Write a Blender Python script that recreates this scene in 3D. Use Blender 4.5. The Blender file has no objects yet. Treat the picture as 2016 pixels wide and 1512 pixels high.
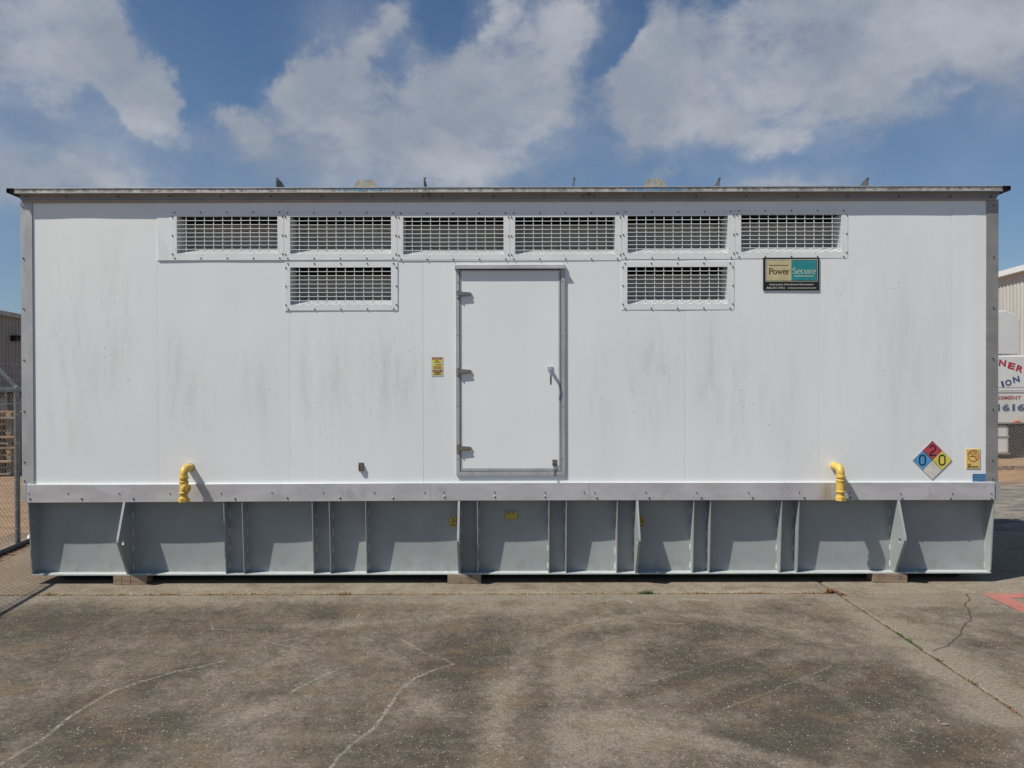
import bpy, bmesh, math, random
import numpy as np
from mathutils import Vector, Matrix
random.seed(7); np.random.seed(7)
R = math.radians
PI = math.pi
SC = bpy.context.scene
COL = SC.collection

# ------------------------------------------------------------------ camera
CAM_D, CAM_H, FPX = 7.57, 2.03, 1514.0        # metres to the wall, lens height, focal length in photo pixels
cam_data = bpy.data.cameras.new('camera')
cam_data.sensor_width = 36.0
cam_data.lens = FPX / 2016.0 * 36.0
cam_data.clip_start = 0.05
cam_data.clip_end = 3000.0
cam = bpy.data.objects.new('camera', cam_data)
COL.objects.link(cam)
cam.matrix_world = (Matrix.Translation((0, -CAM_D, CAM_H)) @ Matrix.Rotation(R(90 - 0.416), 4, 'X')
                    @ Matrix.Rotation(-0.0025, 4, 'Z'))
SC.camera = cam

# ------------------------------------------------------------------ sun, sky
TO_SUN = Vector((-1.72, -1.0, 2.8)).normalized()
sun_el = math.asin(TO_SUN.z)
sun_data = bpy.data.lights.new('sun', 'SUN')
sun_data.energy = 4.3
sun_data.angle = R(0.53)
sun_data.color = (1.0, 0.94, 0.85)
sun = bpy.data.objects.new('sun', sun_data)
COL.objects.link(sun)
sun.rotation_euler = (-TO_SUN).to_track_quat('-Z', 'Y').to_euler()
sun.location = (-20, -12, 32)

SC.view_settings.view_transform = 'Standard'
SC.view_settings.look = 'None'
SC.view_settings.gamma = 1.0
SC.view_settings.use_curve_mapping = False
SC.view_settings.exposure = 0.22


class NT:
    """small helper to write node trees as expressions"""
    def __init__(s, tree):
        s.t = tree; s.n = tree.nodes; s.l = tree.links

    def new(s, kind, **kw):
        n = s.n.new(kind)
        for k, v in kw.items(): setattr(n, k, v)
        return n

    def put(s, sock, v):
        if isinstance(v, bpy.types.NodeSocket): s.l.new(v, sock)
        elif isinstance(v, (tuple, list)) and len(v) == 3 and sock.type == 'RGBA': sock.default_value = (*v, 1)
        else: sock.default_value = v

    def m(s, op, a, b=0.0, c=0.0, clamp=False):
        n = s.new('ShaderNodeMath', operation=op, use_clamp=clamp)
        s.put(n.inputs[0], a); s.put(n.inputs[1], b); s.put(n.inputs[2], c)
        return n.outputs[0]

    def add(s, a, b): return s.m('ADD', a, b)
    def mul(s, a, b): return s.m('MULTIPLY', a, b)
    def sub(s, a, b): return s.m('SUBTRACT', a, b)

    def ramp(s, v, a, b, lo=0.0, hi=1.0, smooth=True):
        n = s.new('ShaderNodeMapRange', interpolation_type='SMOOTHSTEP' if smooth else 'LINEAR', clamp=True)
        s.put(n.inputs['Value'], v)
        n.inputs['From Min'].default_value = a; n.inputs['From Max'].default_value = b
        n.inputs['To Min'].default_value = lo; n.inputs['To Max'].default_value = hi
        return n.outputs[0]

    def mix(s, f, a, b, mode='MIX'):
        n = s.new('ShaderNodeMix', data_type='RGBA', blend_type=mode)
        s.put(n.inputs[0], f); s.put(n.inputs[6], a); s.put(n.inputs[7], b)
        return n.outputs[2]

    def noise(s, vec, scale, detail=4, rough=0.55, dist=0.0, out=0):
        n = s.new('ShaderNodeTexNoise')
        s.put(n.inputs['Vector'], vec)
        n.inputs['Scale'].default_value = scale; n.inputs['Detail'].default_value = detail
        n.inputs['Roughness'].default_value = rough; n.inputs['Distortion'].default_value = dist
        return n.outputs[out]

    def vor(s, vec, scale, out='Distance', feat='F1', rnd=1.0):
        n = s.new('ShaderNodeTexVoronoi', feature=feat)
        s.put(n.inputs['Vector'], vec)
        n.inputs['Scale'].default_value = scale
        n.inputs['Randomness'].default_value = rnd
        return n.outputs[out]

    def map(s, vec, scale=(1, 1, 1), loc=(0, 0, 0), rot=(0, 0, 0)):
        n = s.new('ShaderNodeMapping')
        s.put(n.inputs['Vector'], vec)
        n.inputs['Scale'].default_value = scale; n.inputs['Location'].default_value = loc
        n.inputs['Rotation'].default_value = rot
        return n.outputs[0]

    def geo(s): return s.new('ShaderNodeNewGeometry').outputs['Position']
    def objc(s): return s.new('ShaderNodeTexCoord').outputs['Object']

    def sep(s, v):
        n = s.new('ShaderNodeSeparateXYZ'); s.put(n.inputs[0], v)
        return n.outputs[0], n.outputs[1], n.outputs[2]

    def comb(s, x, y, z):
        n = s.new('ShaderNodeCombineXYZ')
        s.put(n.inputs[0], x); s.put(n.inputs[1], y); s.put(n.inputs[2], z)
        return n.outputs[0]

    def blob(s, u, v, cu, cv, ru, rv, rot=0.0, w=1.0):
        """soft ellipse: w * exp(-r^2)"""
        du = s.sub(u, cu); dv = s.sub(v, cv)
        c, q = math.cos(rot), math.sin(rot)
        a = s.add(s.mul(du, c / ru), s.mul(dv, q / ru))
        b = s.add(s.mul(du, -q / rv), s.mul(dv, c / rv))
        r2 = s.add(s.mul(a, a), s.mul(b, b))
        return s.mul(s.m('EXPONENT', s.mul(r2, -1.0)), w)


world = bpy.data.worlds.new('World')
SC.world = world
world.use_nodes = True
w = NT(world.node_tree)
for n in list(w.n): w.n.remove(n)
sky = w.new('ShaderNodeTexSky', sky_type='NISHITA')
sky.sun_disc = False
sky.sun_elevation = sun_el
sky.sun_rotation = math.atan2(TO_SUN.x, TO_SUN.y)
sky.altitude = 50
sky.air_density = 1.0; sky.dust_density = 0.35; sky.ozone_density = 2.2
SKY_S = 0.060
# clouds: soft banks laid out by azimuth and elevation, frayed by noise
dirv = w.new('ShaderNodeTexCoord').outputs['Generated']
dx, dy, dz = w.sep(dirv)
warp = w.noise(dirv, 4.2, 6, 0.62, 0.0, 1)
wr, wg, wb = w.sep(warp)
warp2 = w.noise(dirv, 14.0, 5, 0.6, 0.0, 1)
w2r, w2g, w2b = w.sep(warp2)
az = w.m('ARCTAN2', dx, dy)
el = w.m('ARCSINE', dz)
az_w = w.add(w.add(az, w.mul(w.sub(wr, 0.5), 0.06)), w.mul(w.sub(w2r, 0.5), 0.085))
el_w = w.add(w.add(el, w.mul(w.sub(wg, 0.5), 0.06)), w.mul(w.sub(w2g, 0.5), 0.085))


def azel(px, py):
    u = (px - 1008) / FPX; v = (745 - py) / FPX
    return math.atan(u), math.atan(v / math.hypot(1, u))


CLOUDS = [  # photo x, y, half width, half height (px), tilt, weight
    (20, 50, 170, 100, 0, .9), (150, 50, 110, 70, 0, .8), (215, 70, 45, 80, -.2, .7), (70, 150, 120, 50, 0, .6), (60, 235, 170, 45, 0, .35),
    (300, 175, 72, 62, 0, 1.3), (315, 240, 78, 60, 0, 1.1), (483, 238, 60, 50, 0, 1.4),
    (50, 345, 180, 55, 0, .85), (230, 350, 150, 30, 0, .4),
    (600, 170, 75, 70, .25, 1.0), (680, 140, 75, 62, .6, .75), (740, 70, 62, 26, 1.05, .7), (772, 20, 30, 28, 1.2, .5), (720, 240, 170, 60, 0, .6),
    (860, 205, 140, 90, 0, .85), (930, 285, 150, 60, .2, .6), (925, 110, 50, 62, .9, .7), (1060, 110, 100, 105, .5, 1.0), (1130, 40, 55, 60, 0, .8), (985, 45, 26, 60, -.3, .6),
    (800, 320, 220, 34, 0, .4), (1040, 220, 120, 80, 0, .6),
    (1255, 175, 62, 110, 0, .8), (1330, 110, 100, 110, 0, .9), (1470, 110, 190, 125, .15, 1.0), (1680, 70, 240, 100, .1, 1.0), (1850, 40, 220, 100, 0, 1.0), (1980, 110, 90, 90, 0, .6),
    (1310, 245, 100, 45, 0, .6), (1540, 215, 130, 70, .35, .8), (1700, 150, 120, 60, .3, .5),
    (1770, 235, 110, 30, .45, .5), (1890, 195, 60, 18, .5, .4), (1570, 345, 130, 22, 0, .6), (1310, 345, 50, 18, 0, .5), (1430, 300, 200, 30, 0, .15),
]
dens = None
for (cx, cy, rx, ry, rot, wt) in CLOUDS:
    a0, e0 = azel(cx, cy)
    b = w.blob(az_w, el_w, a0, e0, rx / FPX * .80, ry / FPX * .9, rot, wt)
    dens = b if dens is None else w.add(dens, b)
for (cx, cy, rx, ry, rot, wt) in [(430, 75, 100, 105, 0, 1.0), (1215, 50, 24, 72, -.35, 1.3), (868, 40, 36, 60, .5, 1.0), (560, 60, 90, 60, 0, .7), (570, 335, 70, 26, 0, .4),
                                  (1870, 160, 80, 40, .2, .5), (1900, 310, 200, 70, 0, .5), (1500, 300, 180, 30, 0, .4), (250, 300, 80, 20, 0, .35), (205, 225, 24, 75, .25, 1.2), (70, 245, 130, 40, 0, .4), (400, 225, 16, 80, 0, .9), (770, 130, 20, 30, .9, .3)]:
    a0, e0 = azel(cx, cy)
    dens = w.sub(dens, w.blob(az_w, el_w, a0, e0, rx / FPX, ry / FPX, rot, wt))
# outside the patch of sky in view the cover goes on as broken cloud
gen = w.ramp(w.noise(w.map(dirv, (1, 1, 2.2)), 2.6, 7, .58), .49, .72)
inside = w.mul(w.ramp(w.m('ABSOLUTE', az), .62, .8, 1, 0), w.ramp(el, .5, .66, 1, 0))
dens = w.add(w.mul(dens, inside), w.mul(gen, w.sub(1.0, inside)))
dens = w.m('MINIMUM', dens, w.add(w.mul(dens, .12), .72))
stretch = w.map(dirv, (1, 1, 1.35), rot=(0, .35, 0))
fr = w.noise(stretch, 5.5, 10, .64, .55)
fr2 = w.noise(stretch, 17.0, 8, .66, .3)
edge = w.ramp(dens, -.1, .30)
turb = w.add(w.mul(w.sub(fr, .5), 1.7), w.mul(w.sub(fr2, .5), 1.5))
dens = w.add(dens, w.mul(edge, turb))
cov = w.add(w.mul(w.ramp(dens, -.1, .7, 0, 1, False), .36), w.mul(w.ramp(dens, .12, 1.0), .64))
cov = w.mul(cov, w.ramp(dz, -.02, .05))
veil = None
for (cx, cy, rx, ry, rot, wt) in [(120, 320, 330, 90, 0, .66), (780, 325, 360, 70, 0, .72), (90, 190, 190, 120, 0, .55), (1010, 250, 200, 110, 0, .5), (1330, 240, 240, 90, 0, .4),
                                  (1780, 190, 190, 60, .4, .42), (1560, 340, 220, 40, 0, .35), (420, 290, 220, 50, 0, .35), (1950, 60, 200, 160, 0, .5), (700, 90, 90, 90, .8, .35), (1090, 60, 110, 90, 0, .4)]:
    a0, e0 = azel(cx, cy)
    b = w.blob(az_w, el_w, a0, e0, rx / FPX * .85, ry / FPX, rot, wt)
    veil = b if veil is None else w.m('MAXIMUM', veil, b)
veil = w.mul(w.mul(veil, inside), w.ramp(fr, .28, .66, .5, 1.25))
cov = w.sub(1.0, w.mul(w.sub(1.0, cov), w.sub(1.0, veil)))
shade = w.noise(w.map(dirv, (1, 1, 1.5), (0.3, 0, .1)), 6.0, 5, .55)
ccol = w.mix(w.ramp(w.add(shade, w.mul(w.sub(fr, .5), .25)), .35, .66), (4.1, 4.65, 5.6), (6.3, 6.6, 7.3))
skyc = w.mix(1.0, sky.outputs[0], (0.80, 0.98, 1.14), 'MULTIPLY')
skyc = w.mix(w.ramp(dz, .0, .5, .30, .0), skyc, (3.2, 4.3, 5.6))
final = w.mix(w.mul(cov, .95), skyc, ccol)
bg = w.new('ShaderNodeBackground')
w.put(bg.inputs[0], final)
bg.inputs[1].default_value = SKY_S
wo = w.new('ShaderNodeOutputWorld')
w.l.new(bg.outputs[0], wo.inputs[0])


# ------------------------------------------------------------------ materials
MATS = {}


def material(name, color=(.5, .5, .5), rough=.5, metal=0.0, fn=None, spec=None):
    m = bpy.data.materials.new(name); m.use_nodes = True
    t = NT(m.node_tree)
    p = m.node_tree.nodes['Principled BSDF']
    p.inputs['Base Color'].default_value = (*color, 1)
    p.inputs['Roughness'].default_value = rough
    p.inputs['Metallic'].default_value = metal
    if spec is not None: p.inputs['Specular IOR Level'].default_value = spec
    if fn: fn(t, p)
    MATS[name] = m
    return m


def bump(t, p, h, strength=.3, dist=.01):
    b = t.new('ShaderNodeBump')
    b.inputs['Strength'].default_value = strength; b.inputs['Distance'].default_value = dist
    t.put(b.inputs['Height'], h)
    t.l.new(b.outputs[0], p.inputs['Normal'])


def simple_var(c0, c1, scale=6, detail=5, rough=(.4, .6), bumps=.0, stretch=(1, 1, 1), bscale=60):
    def fn(t, p):
        g = t.map(t.geo(), stretch)
        n = t.noise(g, scale, detail, .6)
        t.put(p.inputs['Base Color'], t.mix(t.ramp(n, .3, .7), c0, c1))
        t.put(p.inputs['Roughness'], t.ramp(n, .3, .7, rough[0], rough[1]))
        if bumps: bump(t, p, t.noise(g, bscale, 4, .6), bumps, .004)
    return fn


def wpx(px): return (px - 1008) * .005
def wpz(py): return CAM_H - (py - 745) * .005


def panel_fn(t, p):
    g = t.geo(); x, y, z = t.sep(g)
    streak = t.noise(t.map(g, (10, 1, 1.7)), 1.0, 7, .66, .3)
    fine = t.noise(t.map(g, (60, 1, 3.2)), 1.0, 5, .6)
    mask = None
    for (cx, cy, rx, ry, wt) in [(150, 700, 60, 190, .75), (230, 640, 45, 150, .8), (240, 700, 30, 90, .6), (345, 730, 22, 90, .85), (385, 770, 55, 90, .6),
                                 (505, 770, 34, 100, .7), (605, 770, 15, 130, .95), (655, 760, 50, 120, .75), (760, 740, 55, 90, .85),
                                 (800, 750, 30, 90, .75), (857, 770, 20, 60, .45), (1190, 770, 50, 100, .5), (1285, 740, 50, 110, .85),
                                 (1400, 740, 38, 110, .9), (1455, 780, 30, 120, .75), (1512, 740, 30, 120, .6), (1545, 780, 30, 120, .5),
                                 (1650, 620, 60, 200, .35), (1760, 700, 70, 200, .5), (1860, 650, 40, 200, .35), (1830, 850, 60, 90, .3)]:
        b = t.blob(x, z, wpx(cx), wpz(cy), rx * .005, ry * .005, 0, wt)
        mask = b if mask is None else t.m('MAXIMUM', mask, b)
    st = t.mul(t.ramp(streak, .40, .72), t.ramp(fine, .2, .7, .55, 1))
    dirt = t.mul(mask, st)
    # dark specks of mould, thick inside the dirty patches
    vs = t.new('ShaderNodeTexVoronoi', feature='F1')
    t.put(vs.inputs['Vector'], t.map(g, (1, .02, 1))); vs.inputs['Scale'].default_value = 21
    rr = t.sep(vs.outputs['Color'])
    rad = t.ramp(rr[0], .2, 1, .04, .15)
    keep = t.m('GREATER_THAN', t.mul(rr[1], t.add(t.mul(mask, 1.25), .0)), .36)
    spot = t.mul(t.ramp(t.sub(rad, vs.outputs['Distance']), 0, .06), keep)
    vs2 = t.new('ShaderNodeTexVoronoi', feature='F1')
    t.put(vs2.inputs['Vector'], t.map(g, (1, .02, 1), (3.3, 0, 1.7))); vs2.inputs['Scale'].default_value = 60
    r2 = t.sep(vs2.outputs['Color'])
    keep2 = t.m('GREATER_THAN', t.mul(r2[1], t.add(t.mul(mask, 1.1), .0)), .52)
    spot2 = t.mul(t.ramp(t.sub(t.mul(r2[0], .27), vs2.outputs['Distance']), 0, .05), keep2)
    bigv = t.noise(t.map(g, (1.4, 1, .5)), 1.0, 3, .5)
    base = t.mix(t.ramp(bigv, .3, .7), (.75, .778, .778), (.80, .822, .82))
    grime = t.ramp(t.noise(t.map(g, (3.5, 1, .35)), 1.0, 6, .6), .5, .8, 0, .10)
    base = t.mix(t.mul(grime, .4), base, (.50, .52, .50))
    base = t.mix(t.mul(dirt, .40), base, (.36, .375, .34))
    base = t.mix(t.mul(mask, .10), base, (.45, .46, .43))
    base = t.mix(t.mul(spot, .7), base, (.10, .105, .10))
    base = t.mix(t.mul(spot2, .6), base, (.13, .14, .13))
    t.put(p.inputs['Base Color'], base)
    t.put(p.inputs['Roughness'], t.ramp(dirt, 0, 1, .46, .75))
    bump(t, p, t.noise(t.map(g, (1, 1, .8)), 1.3, 2, .5), .06, .05)


material('white_panel', fn=panel_fn)
material('white_paint', fn=simple_var((.70, .735, .735), (.755, .785, .78), 5, 4, (.42, .55)))


def alu_fn(c0, c1, stretch, metal=.35):
    def fn(t, p):
        g = t.map(t.geo(), stretch)
        a = t.noise(g, 3.0, 6, .62); b = t.noise(t.geo(), 26.0, 4, .6); sc = t.noise(t.map(t.geo(), (9, 9, 90), rot=(0, .5, 0)), 1.0, 4, .7)
        c = t.mix(t.ramp(a, .3, .72), c0, c1)
        c = t.mix(t.ramp(b, .56, .8, 0, .35), c, tuple(v * .55 for v in c0))
        c = t.mix(t.ramp(sc, .66, .8, 0, .25), c, tuple(v * .5 for v in c0))
        t.put(p.inputs['Base Color'], c)
        p.inputs['Metallic'].default_value = metal
        t.put(p.inputs['Roughness'], t.ramp(a, .3, .7, .42, .6))
    return fn


def trim_fn(t, p):
    alu_fn((.50, .495, .50), (.60, .59, .595), (.8, 1, 2))(t, p)
    g = t.geo(); x, y, z = t.sep(g)
    cur = p.inputs['Base Color'].links[0].from_socket
    rust = t.blob(x, z, wpx(1626), wpz(972), .055, .12)
    rust = t.mul(rust, t.ramp(t.noise(t.map(g, (30, 1, 2)), 1, 4, .6), .3, .6))
    grey = None
    for (cx, wt) in [(690, .6), (715, .5), (555, .3), (245, .45), (255, .4), (875, .5), (1545, .6), (1310, .35), (1835, .7), (1420, .3)]:
        b = t.blob(x, z, wpx(cx), wpz(968), .06, .09, 0, wt)
        grey = b if grey is None else t.m('MAXIMUM', grey, b)
    grey = t.mul(grey, t.ramp(t.noise(t.map(g, (8, 1, 5)), 1.5, 6, .65), .42, .62))
    c = t.mix(t.mul(grey, .7), cur, (.27, .265, .28))
    c = t.mix(t.mul(rust, .8), c, (.42, .31, .17))
    t.put(p.inputs['Base Color'], c)


material('aluminium', fn=alu_fn((.40, .41, .415), (.50, .505, .51), (2, 2, .7)))
material('aluminium_trim', fn=trim_fn)
material('aluminium_dull', fn=alu_fn((.27, .26, .25), (.34, .33, .32), (1, 1, 3)))


def galv_fn(t, p):
    g = t.geo()
    a = t.noise(t.map(g, (9, 1, 4)), 1.0, 7, .7); b = t.vor(t.map(g, (1, 1, 1)), 32, 'Color')
    br = t.sep(b)[0]
    v = t.add(t.mul(a, .75), t.mul(br, .25))
    t.put(p.inputs['Base Color'], t.mix(t.ramp(v, .34, .66), (.24, .235, .215), (.55, .54, .50)))
    p.inputs['Metallic'].default_value = .3
    p.inputs['Roughness'].default_value = .6


material('galvanised', fn=galv_fn)
material('galvanised_pipe', fn=simple_var((.085, .10, .115), (.15, .17, .185), 12, 5, (.4, .6)))
material('wire', fn=simple_var((.28, .28, .26), (.40, .39, .36), 20, 3, (.5, .6)))
material('barbed', (.12, .12, .125), .6)
material('gutter_dark_shade', (.03, .03, .033), .5)
material('duct_dark', (.03, .03, .03), .8)
material('duct_grey', fn=simple_var((.26, .245, .22), (.34, .325, .295), 8, 4, (.6, .8)))
material('black_screw', (.03, .032, .036), .45)
material('bolt_steel', (.16, .165, .175), .35, .5)
material('stainless', (.33, .31, .28), .28, .85)
material('chrome', (.62, .62, .63), .18, .9)
material('dark_steel', (.19, .175, .155), .4, .5)
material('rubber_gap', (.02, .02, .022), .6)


def base_fn(t, p):
    g = t.geo()
    a = t.noise(t.map(g, (1.2, 1, 1.6)), 1.6, 6, .6); b = t.noise(g, 55, 4, .6)
    c = t.mix(t.ramp(a, .3, .72), (.285, .312, .315), (.335, .360, .358))
    c = t.mix(t.ramp(b, .62, .8, 0, .25), c, (.20, .215, .215))
    sm = t.noise(t.map(g, (2.5, 1, 1.2), (4, 0, 2)), 1.0, 6, .66)
    c = t.mix(t.ramp(sm, .5, .78, 0, .35), c, (.20, .205, .20))
    spl = t.mul(t.ramp(t.noise(t.map(g, (6, 6, 6)), 1.5, 7, .7), .45, .68), t.ramp(t.sep(g)[2], .34, .10, 0, .5))
    c = t.mix(spl, c, (.24, .205, .16))
    rr = t.noise(t.map(g, (7, 7, 3)), 1.0, 7, .7)
    x, y, z = t.sep(g)
    low = t.ramp(z, .20, .08, 0, 1)
    c = t.mix(t.mul(t.ramp(rr, .60, .72), t.add(t.mul(low, .6), .05)), c, (.16, .12, .085))
    ch = t.vor(g, 9, 'Distance'); chc = t.sep(t.vor(g, 9, 'Color'))[0]
    chip = t.mul(t.m('LESS_THAN', ch, .045), t.m('GREATER_THAN', chc, .8))
    c = t.mix(t.mul(chip, .7), c, (.62, .64, .62))
    t.put(p.inputs['Base Color'], c)
    t.put(p.inputs['Roughness'], t.ramp(a, .3, .7, .42, .58))
    bump(t, p, t.noise(g, 3.0, 2, .5), .12, .02)


material('grey_paint', fn=base_fn)
material('grey_edge', fn=simple_var((.40, .43, .425), (.48, .51, .50), 20, 5, (.5, .65)))
material('weld_lit_slot', fn=simple_var((.45, .48, .46), (.60, .63, .60), 60, 3, (.4, .6), .4, bscale=200))  # pale bead metal, also painted as light through the end-plate slots
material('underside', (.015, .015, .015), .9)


def yellow_fn(t, p):
    g = t.geo()
    a = t.noise(g, 22, 6, .65); b = t.noise(g, 70, 4, .6)
    c = t.mix(t.ramp(a, .32, .7), (.56, .37, .065), (.70, .485, .11))
    c = t.mix(t.ramp(b, .56, .74, 0, .6), c, (.36, .22, .05))
    c = t.mix(t.ramp(t.noise(g, 38, 6, .75), .64, .70, 0, .8), c, (.16, .11, .06))
    t.put(p.inputs['Base Color'], c)
    t.put(p.inputs['Roughness'], t.ramp(a, .3, .7, .32, .5))
    bump(t, p, b, .15, .003)


material('yellow_paint', fn=yellow_fn)


def concrete_fn(kind):
    def fn(t, p):
        g = t.geo(); x, y, z = t.sep(g)
        big = t.noise(t.map(g, (.75, .55, 1)), 1.0, 7, .64, .35)
        mid = t.noise(t.map(g, (1.15, .8, 1), rot=(0, 0, .5)), 3.6, 8, .70, .2)
        fin = t.noise(g, 48, 5, .7)
        med = t.noise(t.map(g, (1, 1, 1), rot=(0, 0, 1.1)), 13, 7, .74, .3)
        swp = t.noise(t.map(g, (.8, 6.5, 1), rot=(0, 0, -.45)), 1.0, 6, .62)
        if kind == 'main': lo, md, hi = (.064, .052, .039), (.132, .110, .083), (.235, .205, .160)
        else: lo, md, hi = (.17, .14, .10), (.255, .218, .165), (.33, .29, .225)
        v = t.add(t.add(t.mul(big, .42), t.mul(mid, .40)), t.mul(swp, .18))
        v = t.add(t.add(t.mul(t.sub(v, .5), 1.0), .505), t.mul(t.sub(med, .5), .42))
        att = t.new('ShaderNodeAttribute', attribute_name='wear')
        ar, ag, ab = t.sep(att.outputs['Vector'])           # r light wear, g dark stain, b scratch
        v = t.add(v, t.sub(t.mul(ar, .16), t.mul(ag, .14)))
        c = t.mix(t.ramp(v, .38, .50, 0, 1, False), lo, md)
        c = t.mix(t.ramp(v, .50, .64, 0, 1, False), c, hi)
        # brown rust / soil bloom
        br = t.noise(t.map(g, (1, 1.8, 1), (5, 3, 0)), 2.3, 7, .68, .3)
        c = t.mix(t.ramp(br, .48, .70, 0, .6), c, (.165, .112, .062))
        if kind == 'pad':
            soil = t.ramp(t.add(x, t.mul(t.sub(mid, .5), .9)), -4.95, -4.6, 1, 0)
            c = t.mix(t.mul(soil, .75), c, t.mix(t.ramp(big, .35, .65), (.20, .125, .07), (.27, .215, .15)))
        c = t.mix(t.ramp(fin, .36, .62, .45, 0), c, (.04, .035, .03))
        c = t.mix(t.ramp(fin, .54, .74, 0, .26), c, (.27, .24, .195))
        # exposed aggregate: pale pebbles of several sizes
        wearn = t.noise(t.map(g, (1, 1, 1), (2, 7, 0)), 1.7, 8, .7)
        warpc = t.mix(.5, g, g)
        for (sc, th, rsel, amt, col) in [(54, .29, .66, .8, (.38, .35, .295)), (105, .34, .58, .65, (.30, .27, .22)), (28, .18, .87, .85, (.44, .41, .35)), (60, .30, .86, .8, (.03, .028, .026))]:
            vn = t.new('ShaderNodeTexVoronoi', feature='F1')
            t.put(vn.inputs['Vector'], t.map(g, (1, 1, 1), (sc * .1, 0, 0))); vn.inputs['Scale'].default_value = sc
            q = t.sep(vn.outputs['Color'])
            k = t.m('GREATER_THAN', t.add(q[0], t.mul(t.sub(wearn, .5), 2.2)), rsel)
            rad = t.mul(t.add(t.mul(q[1], .8), .3), th)
            s = t.mul(t.ramp(t.sub(rad, vn.outputs['Distance']), 0, .08), k)
            c = t.mix(t.mul(s, amt if kind == 'main' else amt * .3), c, col)
        # scratches
        rag = t.mul(t.ramp(t.noise(g, 34, 6, .78), .40, .60), t.ramp(t.noise(g, 4.5, 3, .6), .32, .58, .35, 1))
        sc_ = t.mul(t.ramp(ab, .12, .8), t.add(t.mul(rag, .95), .05))
        c = t.mix(t.mul(sc_, .72), c, (.36, .335, .28))
        cr = t.new('ShaderNodeAttribute', attribute_name='crack').outputs['Fac']
        c = t.mix(t.mul(t.ramp(cr, .2, .8), .75), c, (.045, .038, .03))
        t.put(p.inputs['Base Color'], c)
        t.put(p.inputs['Roughness'], t.ramp(mid, .3, .7, .72, .93))
        p.inputs['Specular IOR Level'].default_value = .3
        bump(t, p, t.add(t.mul(fin, .7), t.mul(mid, .6)), .45, .008)
    return fn


material('concrete_main', fn=concrete_fn('main'))
material('concrete_pad', fn=concrete_fn('pad'))


def dirt_fn(t, p):
    g = t.geo(); x, y, z = t.sep(g)
    a = t.noise(t.map(g, (.35, .9, 1)), 1.0, 7, .62, .3); b = t.noise(t.map(g, (1.2, 2.6, 1)), 1.6, 7, .66)
    f = t.noise(g, 30, 5, .7)
    orange = t.mix(t.ramp(b, .3, .7), (.21, .125, .065), (.36, .235, .14))
    grey = t.mix(t.ramp(b, .34, .66), (.10, .09, .078), (.24, .22, .185))
    # right of the enclosure the yard is old paving, left and beyond it is red soil
    side = t.ramp(t.add(x, t.mul(t.sub(a, .5), 3)), 3.5, 5.5)
    far = t.ramp(t.add(y, t.mul(t.sub(a, .5), 2.2)), 6.6, 7.8)
    c = t.mix(t.mul(side, t.sub(1.0, far)), orange, grey)
    c = t.mix(t.ramp(f, .5, .75, 0, .35), c, (.33, .29, .23))
    c = t.mix(t.ramp(f, .5, .3, 0, .3), c, (.08, .06, .045))
    vn = t.new('ShaderNodeTexVoronoi', feature='F1'); t.put(vn.inputs['Vector'], t.map(g, (1, 2.2, 1))); vn.inputs['Scale'].default_value = 5
    q = t.sep(vn.outputs['Color'])
    s = t.mul(t.ramp(vn.outputs['Distance'], .34, .22), t.m('GREATER_THAN', q[0], .78))
    c = t.mix(t.mul(s, t.mul(side, .7)), c, (.40, .37, .31))
    t.put(p.inputs['Base Color'], c)
    p.inputs['Roughness'].default_value = .95
    bump(t, p, t.add(b, f), .5, .03)


material('dirt', fn=dirt_fn)
material('joint_dirt', fn=simple_var((.05, .035, .022), (.13, .09, .055), 30, 5, (.9, 1)))


def red_fn(t, p):
    g = t.geo()
    n = t.noise(g, 30, 7, .72); m_ = t.noise(g, 3, 5, .6)
    c = t.mix(t.ramp(m_, .3, .7), (.33, .10, .08), (.42, .16, .13))
    c = t.mix(t.ramp(n, .48, .62, 0, .75), c, (.21, .17, .14))
    t.put(p.inputs['Base Color'], c); p.inputs['Roughness'].default_value = .8


material('red_line_paint', fn=red_fn)


def wood_fn(c0, c1, dark):
    def fn(t, p):
        g = t.geo()
        ln = t.noise(t.map(g, (3, 3, 55)), 1.0, 5, .6); bl = t.noise(g, 9, 6, .65)
        c = t.mix(t.ramp(ln, .3, .7), c0, c1)
        c = t.mix(t.ramp(bl, .52, .68, 0, .75), c, dark)
        t.put(p.inputs['Base Color'], c); p.inputs['Roughness'].default_value = .85
        bump(t, p, ln, .3, .004)
    return fn


material('block_wood', fn=wood_fn((.20, .145, .10), (.33, .245, .17), (.06, .042, .035)))
material('lumber', fn=wood_fn((.27, .175, .095), (.42, .30, .18), (.13, .085, .05)))
material('lumber_grey', fn=wood_fn((.17, .145, .115), (.29, .25, .20), (.08, .06, .05)))


def siding_fn(c0, c1):
    def fn(t, p):
        g = t.geo()
        n = t.noise(t.map(g, (1, 1, .25)), 1.2, 5, .6)
        t.put(p.inputs['Base Color'], t.mix(t.ramp(n, .3, .7), c0, c1)); p.inputs['Roughness'].default_value = .55
    return fn


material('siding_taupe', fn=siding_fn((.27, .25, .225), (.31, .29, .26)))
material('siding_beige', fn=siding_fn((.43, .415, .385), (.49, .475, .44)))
material('truck_white', fn=simple_var((.62, .63, .62), (.68, .69, .68), 2, 4, (.25, .4)))
material('plastic_black', (.02, .02, .022), .5)
material('tyre', fn=simple_var((.02, .02, .02), (.045, .042, .04), 10, 4, (.8, .9)))
material('glass_dark', (.02, .025, .03), .08)
material('amber_lens', (.65, .16, .04), .3)
material('wall_glass', (.75, .75, .72), .2)
material('machinery', fn=simple_var((.045, .05, .055), (.09, .09, .09), 3, 5, (.6, .8)))


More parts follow.
